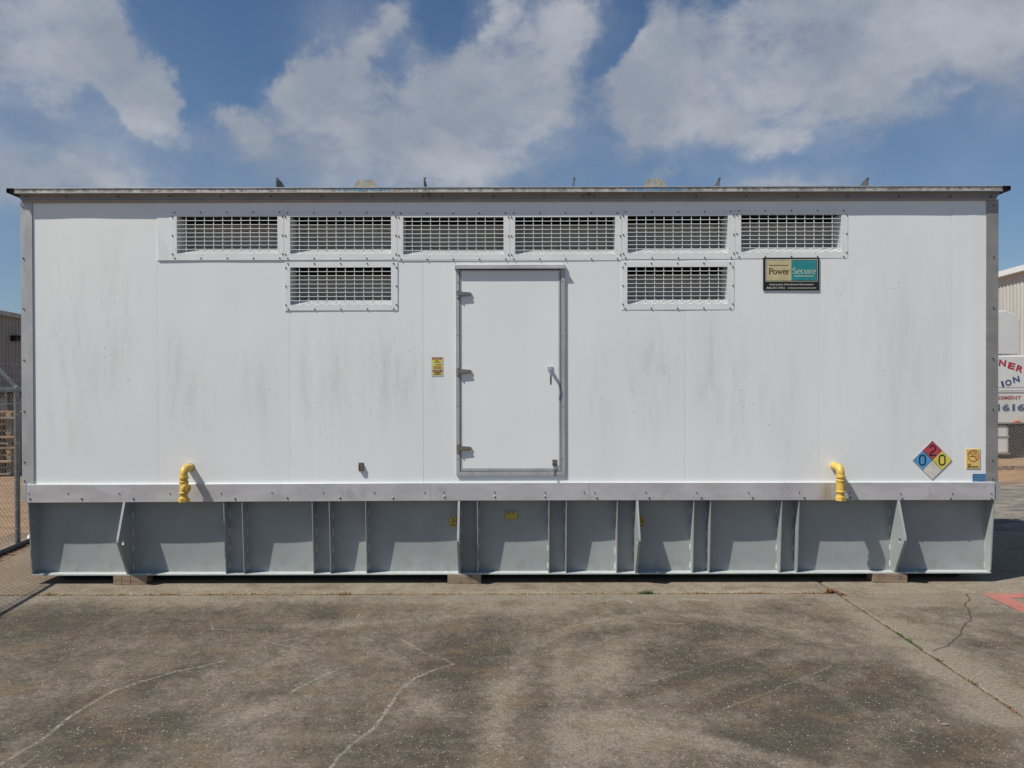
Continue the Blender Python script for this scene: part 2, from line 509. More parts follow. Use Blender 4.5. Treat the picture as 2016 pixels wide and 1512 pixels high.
def flat(name, c, rough=.45, var=.10):
    return material(name, fn=simple_var(tuple(v * (1 - var) for v in c), tuple(min(1, v * (1 + var)) for v in c), 14, 5, (rough, rough + .1)))


flat('sign_black', (.012, .012, .013), .4)
flat('sign_cream', (.52, .46, .26))
flat('sign_teal', (.02, .24, .26))
flat('sign_edge_light', (.55, .54, .42))
flat('sign_text_dark', (.05, .035, .02))
flat('sign_text_pale', (.50, .60, .48))
flat('sign_text_white', (.60, .58, .50))
flat('haz_red', (.42, .06, .075)); flat('haz_blue', (.085, .31, .58)); flat('haz_yellow', (.66, .58, .10)); flat('haz_white', (.62, .60, .54))
flat('haz_ink', (.018, .014, .02)); flat('haz_border', (.66, .67, .66))
flat('smoke_yellow', (.70, .52, .17)); flat('smoke_red', (.52, .09, .02)); flat('smoke_ink', (.06, .05, .02))
flat('sticker_blue', (.035, .15, .32)); flat('sticker_blue_ink', (.25, .42, .58))
flat('sticker_yellow', (.66, .56, .06)); flat('sticker_red', (.36, .07, .06)); flat('sticker_paper', (.52, .54, .44))
flat('sticker_gold', (.50, .34, .04)); flat('sticker_gold_pale', (.58, .47, .13)); flat('sticker_ink', (.02, .015, .01)); flat('sticker_brown', (.27, .12, .02))
flat('stencil_blue', (.07, .30, .52))
flat('truck_red', (.42, .03, .05)); flat('truck_blue', (.05, .09, .19))
material('dry_weed', fn=simple_var((.16, .10, .045), (.40, .29, .14), 60, 3, (.8, .9)))
material('rust_weed', fn=simple_var((.13, .06, .03), (.30, .15, .07), 60, 3, (.8, .9)))
material('green_weed', fn=simple_var((.045, .08, .02), (.10, .15, .045), 60, 3, (.7, .8)))
material('lug_steel', fn=simple_var((.28, .27, .22), (.42, .41, .35), 18, 6, (.6, .8)))
material('fin_metal', fn=simple_var((.07, .07, .07), (.11, .11, .105), 14, 5, (.5, .7)))
material('scrap_white', (.78, .78, .78), .4)


# ------------------------------------------------------------------ mesh helpers
WORLD = {}


class MB:
    def __init__(s):
        s.v = []; s.f = []; s.mi = []; s.mats = []; s.cur = 0

    def mat(s, name):
        if name not in s.mats: s.mats.append(name)
        s.cur = s.mats.index(name)
        return s

    def poly(s, pts):
        n = len(s.v); s.v += [tuple(p) for p in pts]
        s.f.append(tuple(range(n, n + len(pts)))); s.mi.append(s.cur)

    def faces(s, pts, fs):
        n = len(s.v); s.v += [tuple(p) for p in pts]
        for f in fs: s.f.append(tuple(i + n for i in f)); s.mi.append(s.cur)

    def box(s, x0, x1, y0, y1, z0, z1):
        x0, x1 = min(x0, x1), max(x0, x1); y0, y1 = min(y0, y1), max(y0, y1); z0, z1 = min(z0, z1), max(z0, z1)
        s.faces([(x0, y0, z0), (x1, y0, z0), (x1, y1, z0), (x0, y1, z0), (x0, y0, z1), (x1, y0, z1), (x1, y1, z1), (x0, y1, z1)],
                [(0, 3, 2, 1), (4, 5, 6, 7), (0, 1, 5, 4), (1, 2, 6, 5), (2, 3, 7, 6), (3, 0, 4, 7)])
        return s

    def prism(s, pts, d):
        """planar outline pts swept by vector d"""
        n = len(pts); d = Vector(d)
        a = [Vector(p) for p in pts]; b = [p + d for p in a]
        fs = [tuple(range(n - 1, -1, -1)), tuple(range(n, 2 * n))]
        fs += [(i, (i + 1) % n, (i + 1) % n + n, i + n) for i in range(n)]
        s.faces(a + b, fs)
        return s

    def tube(s, path, r, seg=10, cap=True):
        path = [Vector(p) for p in path]
        rs = r if isinstance(r, (list, tuple)) else [r] * len(path)
        rings = []; up = None
        for i, p in enumerate(path):
            if i == 0: d = path[1] - p
            elif i == len(path) - 1: d = p - path[-2]
            else: d = (path[i + 1] - p).normalized() + (p - path[i - 1]).normalized()
            d.normalize()
            if up is None:
                up = Vector((0, 0, 1)) if abs(d.z) < .9 else Vector((0, 1, 0))
            u = d.cross(up).normalized(); vv = u.cross(d).normalized(); up = vv
            rings.append([p + (u * math.cos(2 * PI * k / seg) + vv * math.sin(2 * PI * k / seg)) * rs[i] for k in range(seg)])
        pts = [q for ring in rings for q in ring]
        fs = []
        for i in range(len(path) - 1):
            for k in range(seg):
                a = i * seg + k; b = i * seg + (k + 1) % seg
                fs.append((a, a + seg, b + seg, b))
        if cap:
            fs.append(tuple(range(seg))); fs.append(tuple(range(len(pts) - 1, len(pts) - seg - 1, -1)))
        s.faces(pts, fs)
        return s

    def lathe(s, c, axis, prof, seg=20):
        """prof: (distance along axis, radius)"""
        ax = Vector(axis).normalized(); c = Vector(c)
        u = ax.cross(Vector((0, 0, 1)) if abs(ax.z) < .9 else Vector((1, 0, 0))).normalized(); v = ax.cross(u)
        pts = [c + ax * h + (u * math.cos(2 * PI * k / seg) + v * math.sin(2 * PI * k / seg)) * r for h, r in prof for k in range(seg)]
        fs = []
        for i in range(len(prof) - 1):
            for k in range(seg):
                a = i * seg + k; b = i * seg + (k + 1) % seg
                fs.append((a, b, b + seg, a + seg))
        fs.append(tuple(range(seg - 1, -1, -1))); fs.append(tuple(range(len(pts) - seg, len(pts))))
        s.faces(pts, fs)
        return s

    def build(s, name, mat=None, parent=None, origin=None, smooth=False, fix=True, bevel=0.0):
        if origin is None:
            a = np.array(s.v); lo = a.min(0); hi = a.max(0)
            origin = Vector(((lo[0] + hi[0]) / 2, (lo[1] + hi[1]) / 2, lo[2]))
        o = Vector(origin)
        me = bpy.data.meshes.new(name)
        me.from_pydata([tuple(Vector(p) - o) for p in s.v], [], s.f)
        if s.mats:
            for n in s.mats: me.materials.append(MATS[n])
            me.polygons.foreach_set('material_index', s.mi)
        else: me.materials.append(MATS[mat])
        if fix or bevel:
            bm = bmesh.new(); bm.from_mesh(me)
            if bevel:
                bmesh.ops.remove_doubles(bm, verts=bm.verts, dist=1e-5)
            bmesh.ops.recalc_face_normals(bm, faces=bm.faces)
            if bevel:
                es = [e for e in bm.edges if len(e.link_faces) == 2 and e.calc_face_angle(0) > .5]
                bmesh.ops.bevel(bm, geom=es, offset=bevel, segments=2, affect='EDGES', profile=.6, clamp_overlap=True)
            bm.to_mesh(me); bm.free()
        if smooth:
            me.polygons.foreach_set('use_smooth', [True] * len(me.polygons))
            try: me.set_sharp_from_angle(angle=R(35))
            except Exception: pass
        me.update()
        ob = bpy.data.objects.new(name, me); COL.objects.link(ob)
        link(ob, o, parent)
        return ob


def link(ob, o, parent):
    o = Vector(o); WORLD[ob.name] = o
    if parent is not None:
        ob.parent = parent; ob.location = o - WORLD[parent.name]
    else: ob.location = o


def thing(name, loc, label, cat, group=None):
    e = bpy.data.objects.new(name, None); COL.objects.link(e)
    e.empty_display_size = .2
    link(e, loc, None)
    return tag(e, label, cat, group)


def tag(o, label, cat, group=None, kind=None):
    if label: o['label'] = label
    if cat: o['category'] = cat
    if group: o['group'] = group
    if kind: o['kind'] = kind
    return o


def struct(o):
    o['kind'] = 'structure'; return o


def stuff(o):
    o['kind'] = 'stuff'; return o


def relink_copy(o, parent, world_loc):
    c = o.copy(); COL.objects.link(c)
    c.parent = None
    link(c, world_loc, parent)
    return c


def W(px, py, Y=0.0):
    """point on a plane Y metres behind the wall face, measured off the photograph"""
    qx = px - .0025 * (py - 745); qy = py + .0025 * (px - 1008)
    k = (CAM_D + Y) / FPX
    return Vector(((qx - 1008) * k, Y, CAM_H - (qy - 745) * k))


def G(px, py, z=0.0):
    """point on the ground seen at photo position"""
    qx = px - .0025 * (py - 745); qy = py + .0025 * (px - 1008)
    d = (CAM_H - z) * FPX / (qy - 745)
    return Vector(((qx - 1008) / FPX * d, d - CAM_D, z))


def text_mesh(mb, txt, origin, height, normal='front', width=None, shear=0.0, rot=0.0, align='CENTER', bold=0.0, spacing=1.0, depth=.0006, flipx=False):
    """flat lettering in the XZ plane facing -Y; height = cap height in metres; origin = baseline point"""
    cu = bpy.data.curves.new('text', 'FONT')
    cu.body = txt; cu.size = 1.0; cu.shear = shear; cu.align_x = align; cu.offset = bold; cu.space_character = spacing
    cu.resolution_u = 3; cu.fill_mode = 'FRONT'
    ob = bpy.data.objects.new('text', cu); COL.objects.link(ob)
    dg = bpy.context.evaluated_depsgraph_get()
    me = bpy.data.meshes.new_from_object(ob.evaluated_get(dg))
    vs = np.array([v.co[:] for v in me.vertices])
    fs = [tuple(p.vertices) for p in me.polygons]
    COL.objects.unlink(ob); bpy.data.objects.remove(ob); bpy.data.curves.remove(cu); bpy.data.meshes.remove(me)
    k = height / .73
    wx_ = (vs[:, 0].max() - vs[:, 0].min()) * k
    kx = k if width is None else k * width / wx_
    c, q = math.cos(rot), math.sin(rot)
    o = Vector(origin)
    pts = []
    for v in vs:
        a, b = v[0] * kx, v[1] * k
        pts.append((o.x + a * c - b * q, o.y, o.z + a * q + b * c))
    mb.faces(pts, [f if True else f for f in fs])


# ------------------------------------------------------------------ ground, slabs, joints
def axis_grid(a, b, fa, fb, fine, coarse):
    """coordinates from a to b, fine between fa and fb"""
    out = []
    def seg(p, q, st):
        n = max(1, int(round((q - p) / st)))
        return [p + (q - p) * i / n for i in range(n)]
    if a < fa: out += seg(a, fa, coarse)
    out += seg(fa, fb, fine)
    if fb < b: out += seg(fb, b, coarse)
    out.append(b)
    return np.array(out)


def dist_poly(X, Y, pts):
    d = np.full(X.shape, 1e9)
    for (x0, y0), (x1, y1) in zip(pts[:-1], pts[1:]):
        L = max((x1 - x0) ** 2 + (y1 - y0) ** 2, 1e-9)
        t = np.clip(((X - x0) * (x1 - x0) + (Y - y0) * (y1 - y0)) / L, 0, 1)
        d = np.minimum(d, np.hypot(X - x0 - t * (x1 - x0), Y - y0 - t * (y1 - y0)))
    return d


def gpts(lst, jitter=.006):
    out = []
    P = [G(*p).to_2d() for p in lst]
    for a, b in zip(P[:-1], P[1:]):
        n = max(2, int((b - a).length / .05))
        for i in range(n):
            q = a.lerp(b, i / n)
            out.append((q.x + random.uniform(-jitter, jitter), q.y + random.uniform(-jitter, jitter)))
    out.append(tuple(P[-1]))
    return out


SCR = [  # light scratches: points, half width, strength
    ([(-20, 1517), (74, 1462), (99, 1442), (129, 1418), (174, 1388), (223, 1361), (278, 1343), (347, 1323), (397, 1313), (431, 1304)], .013, .95),
    ([(893, 1309), (853, 1321), (818, 1336), (789, 1358), (766, 1393), (739, 1433), (694, 1467), (665, 1492), (645, 1520)], .012, .9),
    ([(789, 1259), (833, 1286), (873, 1299), (893, 1309)], .010, .75),
    ([(402, 1239), (446, 1241), (491, 1243)], .009, .7), ([(416, 1229), (418, 1241)], .011, .8),
    ([(518, 1261), (546, 1270), (610, 1281)], .009, .75),
    ([(570, 1366), (605, 1346), (655, 1323)], .014, .7), ([(655, 1323), (704, 1304), (744, 1286)], .018, .35),
    ([(1286, 1228), (1358, 1228)], .009, .7), ([(1093, 1244), (1147, 1229), (1207, 1217)], .022, .45),
    ([(30, 1520), (70, 1490)], .010, .8), ([(700, 1222), (706, 1210)], .012, .6), ([(740, 1455), (780, 1425)], .012, .35),
    ([(1246, 1353), (1390, 1312), (1534, 1269)], .016, .38), ([(1350, 1385), (1470, 1335), (1594, 1281)], .013, .36), ([(1395, 1410), (1520, 1362), (1638, 1313)], .014, .42),
    ([(1205, 1218), (1290, 1203), (1400, 1215)], .014, .3), ([(1345, 1180), (1395, 1183)], .02, .8), ([(1235, 1182), (1243, 1188)], .018, .8),
    ([(60, 1375), (70, 1363)], .012, .5), ([(455, 1325), (477, 1316)], .012, .5), ([(1195, 1545), (1400, 1420), (1560, 1480), (1700, 1520)], .05, .22),
]
for k in range(6):
    SCR.append(([(1534 + k * 16, 1352), (1540 + k * 17, 1452)], .010, .28))
for k in range(26):
    x = random.uniform(20, 1650); y = random.uniform(1215, 1500); a = random.uniform(-60, 60)
    SCR.append(([(x, y), (x + a, y - abs(a) * random.uniform(.0, .5))], random.uniform(.006, .012), random.uniform(.2, .5)))
CRK = [
    ([(1905, 1170), (1912, 1181), (1900, 1190), (1909, 1203), (1911, 1215), (1916, 1220), (1900, 1232), (1898, 1240), (1888, 1255), (1882, 1262), (1862, 1275), (1840, 1283)], .008, 1),
    ([(1650, 1241), (1665, 1244), (1690, 1249), (1713, 1253)], .007, .8), ([(1620, 1236), (1650, 1241)], .006, .5),
    ([(1090, 1450), (1080, 1470), (1076, 1500), (1082, 1520)], .005, .6), ([(440, 1415), (425, 1450), (402, 1495)], .004, .45),
    ([(1925, 1430), (1960, 1460), (2016, 1495)], .005, .5), ([(706, 1345), (700, 1362)], .004, .5),
    ([(1525, 1212), (1580, 1222), (1640, 1238)], .004, .4), ([(755, 1203), (760, 1213)], .012, .5), ([(610, 1200), (664, 1200)], .008, .4),
]
TRK = [  # tyre marks and drag marks: points, half width, light (+) / dark (-)
    ([(1246, 1370), (1390, 1325), (1534, 1280)], .07, -.55), ([(1370, 1400), (1500, 1350), (1610, 1303)], .08, -.6), ([(1440, 1420), (1580, 1368), (1700, 1325)], .05, .35),
    ([(1093, 1250), (1180, 1222), (1300, 1208), (1430, 1218), (1560, 1243), (1680, 1275)], .06, .35), ([(1110, 1275), (1200, 1243), (1320, 1228), (1440, 1238), (1540, 1260)], .09, -.4),
    ([(950, 1560), (980, 1420), (1010, 1320), (1060, 1260)], .08, .45), ([(1120, 1560), (1110, 1430), (1100, 1330), (1095, 1270)], .10, .35), ([(1060, 1560), (1055, 1420), (1070, 1320)], .08, -.5),
    ([(1180, 1420), (1330, 1450), (1500, 1490), (1640, 1530)], .09, .6), ([(1400, 1440), (1500, 1465), (1620, 1500)], .06, -.5),
    ([(-20, 1470), (120, 1400), (260, 1350), (420, 1310)], .12, -.5), ([(60, 1530), (240, 1440), (420, 1390), (560, 1360)], .10, -.45), ([(200, 1540), (360, 1450), (520, 1400)], .07, .35),
    ([(-20, 1240), (160, 1215), (400, 1205), (640, 1215)], .10, -.35), ([(560, 1250), (760, 1225), (900, 1215)], .05, .3), ([(640, 1300), (760, 1255), (860, 1232)], .06, -.3),
    ([(1660, 1200), (1760, 1215), (1900, 1235), (2040, 1260)], .09, -.5), ([(1750, 1560), (1860, 1470), (2040, 1440)], .10, -.5),
]
WEAR = [  # photo x, y, half width (m), half depth (m), light (+) / dark (-)
    (842, 1388, .16, .17, .9), (500, 1440, .3, .5, .35), (940, 1290, .35, .5, -1.0), (85, 1225, .5, .35, -1.2), (300, 1235, .6, .35, -.8),
    (1060, 1240, .5, .3, -.5), (1000, 1200, .5, .12, .6), (1330, 1300, .35, .25, -.8), (1475, 1320, .4, .3, -.7), (1430, 1245, .3, .2, -.6),
    (1620, 1370, .35, .35, -.9), (1760, 1350, .3, .3, -.9), (1550, 1430, .4, .4, -.8), (1200, 1460, .4, .3, .5), (1330, 1420, .4, .3, .6),
    (250, 1450, .5, .3, -.8), (560, 1300, .5, .3, .3), (680, 1230, .5, .2, .25), (1100, 1350, .4, .4, .4), (880, 1460, .3, .3, -.6),
    (1780, 1190, .3, .1, .6), (1800, 1210, .3, .15, -.5), (1850, 1200, .2, .08, -.7), (1950, 1270, .4, .2, -.5), (1900, 1470, .3, .25, -1.), (1970, 1400, .3, .3, .5),
    (1190, 1300, .22, .5, .5), (975, 1400, .12, .6, .4), (1275, 1180, .5, .06, .5),
]


def slab(name, x0, x1, y0, y1, mat, label_noise, fine=.013, fx=None, fy=None):
    xs = axis_grid(x0, x1, *(fx or (x0, x1)), fine, .6)
    ys = axis_grid(y0, y1, *(fy or (y0, y1)), fine, .6)
    nx, ny = len(xs), len(ys)
    X, Y = np.meshgrid(xs, ys)
    Z = np.zeros_like(X)
    edge = np.minimum(np.minimum(X - x0, x1 - X), np.minimum(Y - y0, y1 - Y))
    Z -= .006 * np.clip(1 - edge / .012, 0, 1) ** 2
    V = np.stack([X, Y, Z], -1).reshape(-1, 3)
    idx = np.arange(nx * ny).reshape(ny, nx)
    F = np.stack([idx[:-1, :-1], idx[:-1, 1:], idx[1:, 1:], idx[1:, :-1]], -1).reshape(-1, 4)
    # skirt down into the joint
    ring = list(idx[0, :]) + list(idx[1:, -1]) + list(idx[-1, ::-1][1:]) + list(idx[::-1, 0][1:-1])
    base = len(V); low = V[ring].copy(); low[:, 2] = -.09
    V = np.vstack([V, low]); n = len(ring)
    F2 = np.array([(ring[(i + 1) % n], ring[i], base + i, base + (i + 1) % n) for i in range(n)])
    F = np.vstack([F, F2])
    me = bpy.data.meshes.new(name)
    me.vertices.add(len(V)); me.vertices.foreach_set('co', V.ravel())
    me.loops.add(len(F) * 4); me.loops.foreach_set('vertex_index', F.ravel().astype(np.int32))
    me.polygons.add(len(F)); me.polygons.foreach_set('loop_start', np.arange(0, len(F) * 4, 4)); me.polygons.foreach_set('loop_total', np.full(len(F), 4))
    me.update(calc_edges=True); me.validate()
    me.materials.append(MATS[mat])
    VX, VY = V[:, 0], V[:, 1]
    light = np.zeros(len(V)); dark = np.zeros(len(V)); scr = np.zeros(len(V)); crk = np.zeros(len(V))
    ed = np.minimum(np.minimum(VX - x0, x1 - VX), np.minimum(VY - y0, y1 - VY))
    wob = .06 * np.sin(VX * 3.1) + .05 * np.sin(VX * 7.7 + 1)
    light += 1.0 * np.exp(-(np.maximum(ed + wob, 0) / .28) ** 2) if mat == 'concrete_main' else 0
    for (px, py, rx, ry, a) in WEAR:
        c = G(px, py)
        g = np.exp(-(((VX - c.x) / rx) ** 2 + ((VY - c.y) / ry) ** 2))
        if a > 0: light += a * g
        else: dark += -a * g
    for pts, hw, s in TRK:
        d = dist_poly(VX, VY, [tuple(G(*q).to_2d()) for q in pts])
        g = abs(s) * np.exp(-(d / hw) ** 2)
        if s > 0: light += g
        else: dark += g
    for pts, hw, s in SCR:
        P = gpts(pts); d = dist_poly(VX, VY, P)
        scr = np.maximum(scr, s * np.clip(1.35 - d / hw, 0, 1))
    for pts, hw, s in CRK:
        P = gpts(pts, .01); d = dist_poly(VX, VY, P)
        crk = np.maximum(crk, s * np.clip(1.5 - d / hw, 0, 1))
    at = me.attributes.new('wear', 'FLOAT_VECTOR', 'POINT')
    at.data.foreach_set('vector', np.stack([light, dark, scr], -1).ravel().astype(np.float32))
    ac = me.attributes.new('crack', 'FLOAT', 'POINT'); ac.data.foreach_set('value', crk.astype(np.float32))
    ob = bpy.data.objects.new(name, me); COL.objects.link(ob); link(ob, (0, 0, 0), None)
    return struct(ob)


JY, JX = G(1008, 1170).y, 3.06        # the two joints between slabs
gap = .009
# ground sheet: yard soil out to the horizon, with the bed under the slabs left lower
g = MB()
sx0, sx1, sy0, sy1 = -6.6, 12.0, -12.0, 2.6
big = 900.0
for (a, b, c, d) in [(-big, sx0, -big, big), (sx1, big, -big, big), (sx0, sx1, -big, sy0), (sx0, sx1, sy1, big)]:
    g.poly([(a, c, -.012), (b, c, -.012), (b, d, -.012), (a, d, -.012)])
struct(g.build('ground', 'dirt', origin=(0, 0, 0), fix=False))
g = MB(); g.poly([(sx0, sy0, -.03), (sx1, sy0, -.03), (sx1, sy1, -.03), (sx0, sy1, -.03)])
struct(g.build('joint_bed', 'joint_dirt', origin=(0, 0, 0), fix=False))
slab('concrete_slab', sx0, JX - gap, sy0, JY - gap, 'concrete_main', 0, .0135, fx=(-5.1, JX - gap), fy=(-3.75, JY - gap))
slab('concrete_slab', JX + gap, sx1, sy0, JY - gap, 'concrete_main', 0, .0135, fx=(JX + gap, 5.1), fy=(-3.75, JY - gap))
slab('concrete_pad', sx0, JX - gap, JY + gap, sy1, 'concrete_pad', 0, .03, fx=(-5.4, JX - gap), fy=(JY + gap, .6))
slab('concrete_pad', JX + gap, sx1, JY + gap, sy1, 'concrete_pad', 0, .03, fx=(JX + gap, 5.6), fy=(JY + gap, .6))

# red painted outline on the slab at the right
g = MB(); zt = .004
xa, xb = 4.39, 4.57; ya = JY - .03
g.poly([(xa, ya, zt), (xa, -6.0, zt), (xb, -6.0, zt), (xb, ya - .155, zt), (7.2, ya - .155, zt), (7.2, ya, zt)])
struct(g.build('red_marking', 'red_line_paint', origin=(xa, ya, zt), fix=False))


# weeds and litter in the joints
def blades(mb, c, n, spread, h, along=(1, 0), flat_=.5):
    for _ in range(n):
        s = random.gauss(0, .5) * spread; q = random.gauss(0, .5) * spread * .16
        x = c[0] + along[0] * s - along[1] * q; y = c[1] + along[1] * s + along[0] * q
        hh = h * random.uniform(.3, 1) * math.exp(-abs(s) / max(spread, 1e-3) * .7)
        a = random.uniform(0, 2 * PI); L = hh * random.uniform(.5, 1.6); wd = random.uniform(.0018, .0045)
        d = Vector((math.cos(a), math.sin(a), 0)); sd = Vector((-d.y, d.x, 0)) * wd
        p0 = Vector((x, y, -.01)); p1 = p0 + d * L * .45 + Vector((0, 0, hh * .8)); p2 = p0 + d * L + Vector((0, 0, hh * random.uniform(.3, 1.0)))
        mb.faces([p0 - sd, p0 + sd, p1 + sd, p1 - sd, p2], [(0, 1, 2, 3), (3, 2, 4)])


dry = MB(); rus = MB(); grn = MB()
x = -5.2
while x < 3.0:
    blades(dry, (x, JY), random.randint(9, 22), .08, random.uniform(.016, .036)); x += random.uniform(.02, .06)
for px, n, sp, h in [(105, 60, .12, .05), (240, 40, .12, .03), (330, 70, .12, .04), (420, 50, .16, .028), (520, 70, .22, .03), (675, 90, .16, .055), (780, 30, .1, .02), (855, 30, .1, .02), (815, 40, .3, .022)]:
    blades(dry, (G(px, 1170).x, JY), n, sp, h)
for px, n, sp, h in [(300, 40, .1, .03), (1380, 70, .12, .03), (1475, 90, .2, .032), (1495, 90, .12, .03), (1600, 70, .16, .032), (1240, 20, .1, .02), (1340, 20, .1, .02), (1700, 12, .2, .015), (1560, 30, .2, .016)]:
    blades(rus, (G(px, 1170).x, JY), n, sp, h)
y = JY
while y > -4.4:
    m = rus if random.random() < .55 else dry
    blades(m, (JX, y), random.randint(4, 12), .05, random.uniform(.008, .02), (0, 1)); y -= random.uniform(.02, .05)
for py in (1235, 1300, 1345, 1390, 1450):
    blades(rus, (JX, G(1700, py).y), 40, .1, .022, (0, 1))
for py, n in [(1250, 60), (1262, 80), (1275, 40), (1300, 25), (1345, 10)]:
    blades(grn, (JX, G(1800, py).y), n, .09, .026, (0, 1))
tag(dry.build('dry_grass', 'dry_weed', origin=(0, JY, 0), fix=False), 'pale dried grass growing along the long joint in front of the enclosure', 'dry grass', kind='stuff')
tag(rus.build('dead_weeds', 'rust_weed', origin=(1, JY, 0), fix=False), 'rusty brown dead weeds lying in the joints of the concrete at right', 'dead weeds', kind='stuff')
tag(grn.build('green_weeds', 'green_weed', origin=(JX, JY, 0), fix=False), 'low green weeds sprouting in the joint that runs towards the lower right corner', 'weeds', kind='stuff')
g = MB(); blades(g, (G(1272, 1168).x, JY), 170, .075, .055)
tag(g.build('weed_tuft', 'green_weed', fix=False), 'single green weed tuft in the long joint below the lifting plate right of the door', 'weed tuft')
g = MB(); blades(g, (JX - .05, JY + .02), 200, .09, .065, (.8, .3)); blades(g, (JX + .02, JY - .06), 90, .08, .04, (.6, -.8))
tag(g.build('leaf_clump', 'rust_weed', fix=False), 'brown clump of dead leaves where the two concrete joints cross', 'dead leaves', kind='stuff')
# washer and pale leaf lying on the slab
c = G(1285, 1504)
g = MB(); n = 24
for ro, ri in [(.019, .011)]:
    pts = []
    for z_ in (.001, .004):
        for r_ in (ro, ri):
            pts += [(c.x + r_ * math.cos(2 * PI * k / n), c.y + r_ * math.sin(2 * PI * k / n), z_) for k in range(n)]
    fs = []
    for k in range(n):
        j = (k + 1) % n
        fs += [(2 * n + k, 2 * n + j, 3 * n + j, 3 * n + k), (k, j, 2 * n + j, 2 * n + k), (n + k, n + j, 3 * n + j, 3 * n + k)]
    g.faces(pts, fs)
tag(g.build('washer', 'stainless'), 'small steel washer lying on the concrete at the bottom edge of the photo', 'washer')
c = G(1864, 1430)
g = MB(); g.prism([(c.x - .03, c.y - .006, .002), (c.x - .008, c.y - .012, .002), (c.x + .028, c.y - .004, .002), (c.x + .01, c.y + .013, .002), (c.x - .018, c.y + .008, .002)], (0, 0, .006))
tag(g.build('pale_leaf', 'lumber_grey'), 'pale leaf lying left of the diagonal joint on the dark concrete', 'leaf')

# ------------------------------------------------------------------ steel base
DEP = 2.05                                   # depth of the enclosure
YP = .124                                     # face of the recessed base plate
z_top = W(1008, 985, -.03).z; z_bot = W(1008, 1131.5, .03).z
base = thing('tank_skid', (0, DEP / 2, z_bot), 'grey painted steel base with upright fins under the white enclosure', 'tank skid')
X0, X1 = W(72, 1060, YP).x, W(1941, 1060, YP).x
FIN_TOP = .150; FIN_BOT = .085


def fin_outline(x, lug=False):
    t = z_top - .002
    if lug:
        za = W(1008, 1066, -.15).z
        return [(x, YP, t), (x, YP - .150, t), (x, YP - .285, za + .03), (x, YP - .29, za), (x, YP - .27, za - .03), (x, YP - .09, z_bot + .012), (x, YP, z_bot + .012)]
    return [(x, YP, t), (x, YP - FIN_TOP, t), (x, YP - FIN_BOT - .012, z_bot + .035), (x, YP - FIN_BOT, z_bot + .012), (x, YP, z_bot + .012)]


def back_x(px): return W(px, 1060, YP - .13).x


plain = [441, 477, 615, 648.5, 720, 940, 1081, 1115, 1215.5, 1366, 1399, 1539, 1573]
lugs = [247, 904, 1254, 1767]
proto = None
for px in plain:
    x = back_x(px)
    if proto is None:
        mb = MB(); mb.prism(fin_outline(x - .004), (.008, 0, 0)); proto = mb.build('fin', 'grey_paint', base, origin=(x, YP, z_bot)); 
    else:
        relink_copy(proto, base, (x, YP, z_bot))
for x, s in ((X0 + .004, 1), (X1 - .004, -1)):
    mb = MB(); mb.prism(fin_outline(x - .005), (.010, 0, 0)); mb.build('end_plate', 'grey_paint', base, origin=(x, YP, z_bot))


def lug_mesh(x, th=.022):
    bm = bmesh.new()
    out = fin_outline(x, True)
    hc = Vector((x, YP - .20, W(1008, 1067, -.08).z)); n = 20; r = .026
    # outline with a round hole: bridge by a grid of quads between outline points and hole
    pts = []
    N = 40
    P = [Vector(p) for p in out]; per = [0]
    for a, b in zip(P, P[1:] + P[:1]): per.append(per[-1] + (b - a).length)
    # sample outline by angle around the hole so quads stay tidy
    def hit(ang):
        d = Vector((0, math.cos(ang), math.sin(ang)))
        best = None
        for a, b in zip(P, P[1:] + P[:1]):
            e = b - a; den = d.y * e.z - d.z * e.y
            if abs(den) < 1e-9: continue
            w_ = a - hc
            t = (w_.y * e.z - w_.z * e.y) / den; u = (w_.y * d.z - w_.z * d.y) / den
            if t > 0 and -1e-6 <= u <= 1 + 1e-6 and (best is None or t < best): best = t
        return hc + d * best
    angs = sorted([2 * PI * k / N for k in range(N)] + [math.atan2(p.z - hc.z, p.y - hc.y) % (2 * PI) for p in P])
    mb = MB(); M = len(angs)
    front = []; 
    for sx in (-th / 2, th / 2):
        for ang in angs: front.append(hit(ang) + Vector((sx, 0, 0)))
        for ang in angs: front.append(hc + Vector((sx, r * math.cos(ang), r * math.sin(ang))))
    fs = []
    for k in range(M):
        j = (k + 1) % M
        fs += [(k, j, M + j, M + k), (2 * M + j, 2 * M + k, 3 * M + k, 3 * M + j), (j, k, 2 * M + k, 2 * M + j), (M + k, M + j, 3 * M + j, 3 * M + k)]
    mb.faces(front, fs)
    return mb


for px in lugs:
    x = W(px, 1060, YP - .12).x
    lug_mesh(x).build('lifting_plate', 'grey_paint', base, origin=(x, YP, z_bot))

# recessed plates between the fins, each slightly bowed
allx = sorted([X0] + [back_x(p) for p in plain] + [W(p, 1060, YP - .12).x for p in lugs] + [X1])
narrow = []
for a, b in zip(allx[:-1], allx[1:]):
    wdt = b - a
    mb = MB(); n, m_ = 14, 6
    amp = .007 if wdt > .3 else .001
    off = .0 if wdt > .3 else .0
    pts = []; fs = []
    for j in range(m_ + 1):
        for i in range(n + 1):
            u = i / n; v = j / m_
            pts.append((a + .0045 + (wdt - .009) * u, YP + off + amp * (math.sin(PI * u) - .3) * math.sin(PI * (.15 + .7 * v)), z_bot + .012 + (z_top - z_bot - .012) * v))
    for j in range(m_):
        for i in range(n):
            q = j * (n + 1) + i; fs.append((q, q + 1, q + n + 2, q + n + 1))
    mb.faces(pts, fs)
    mb.box(a, b, YP + .012, YP + .02, z_bot + .012, z_top)
    mb.build('base_plate', 'grey_paint', base, fix=False, smooth=True)
mb = MB(); mb.box(X0, X1, YP - FIN_BOT - .012, YP + .2, z_bot, z_bot + .011); mb.build('bottom_flange', 'grey_edge', base)
mb = MB()
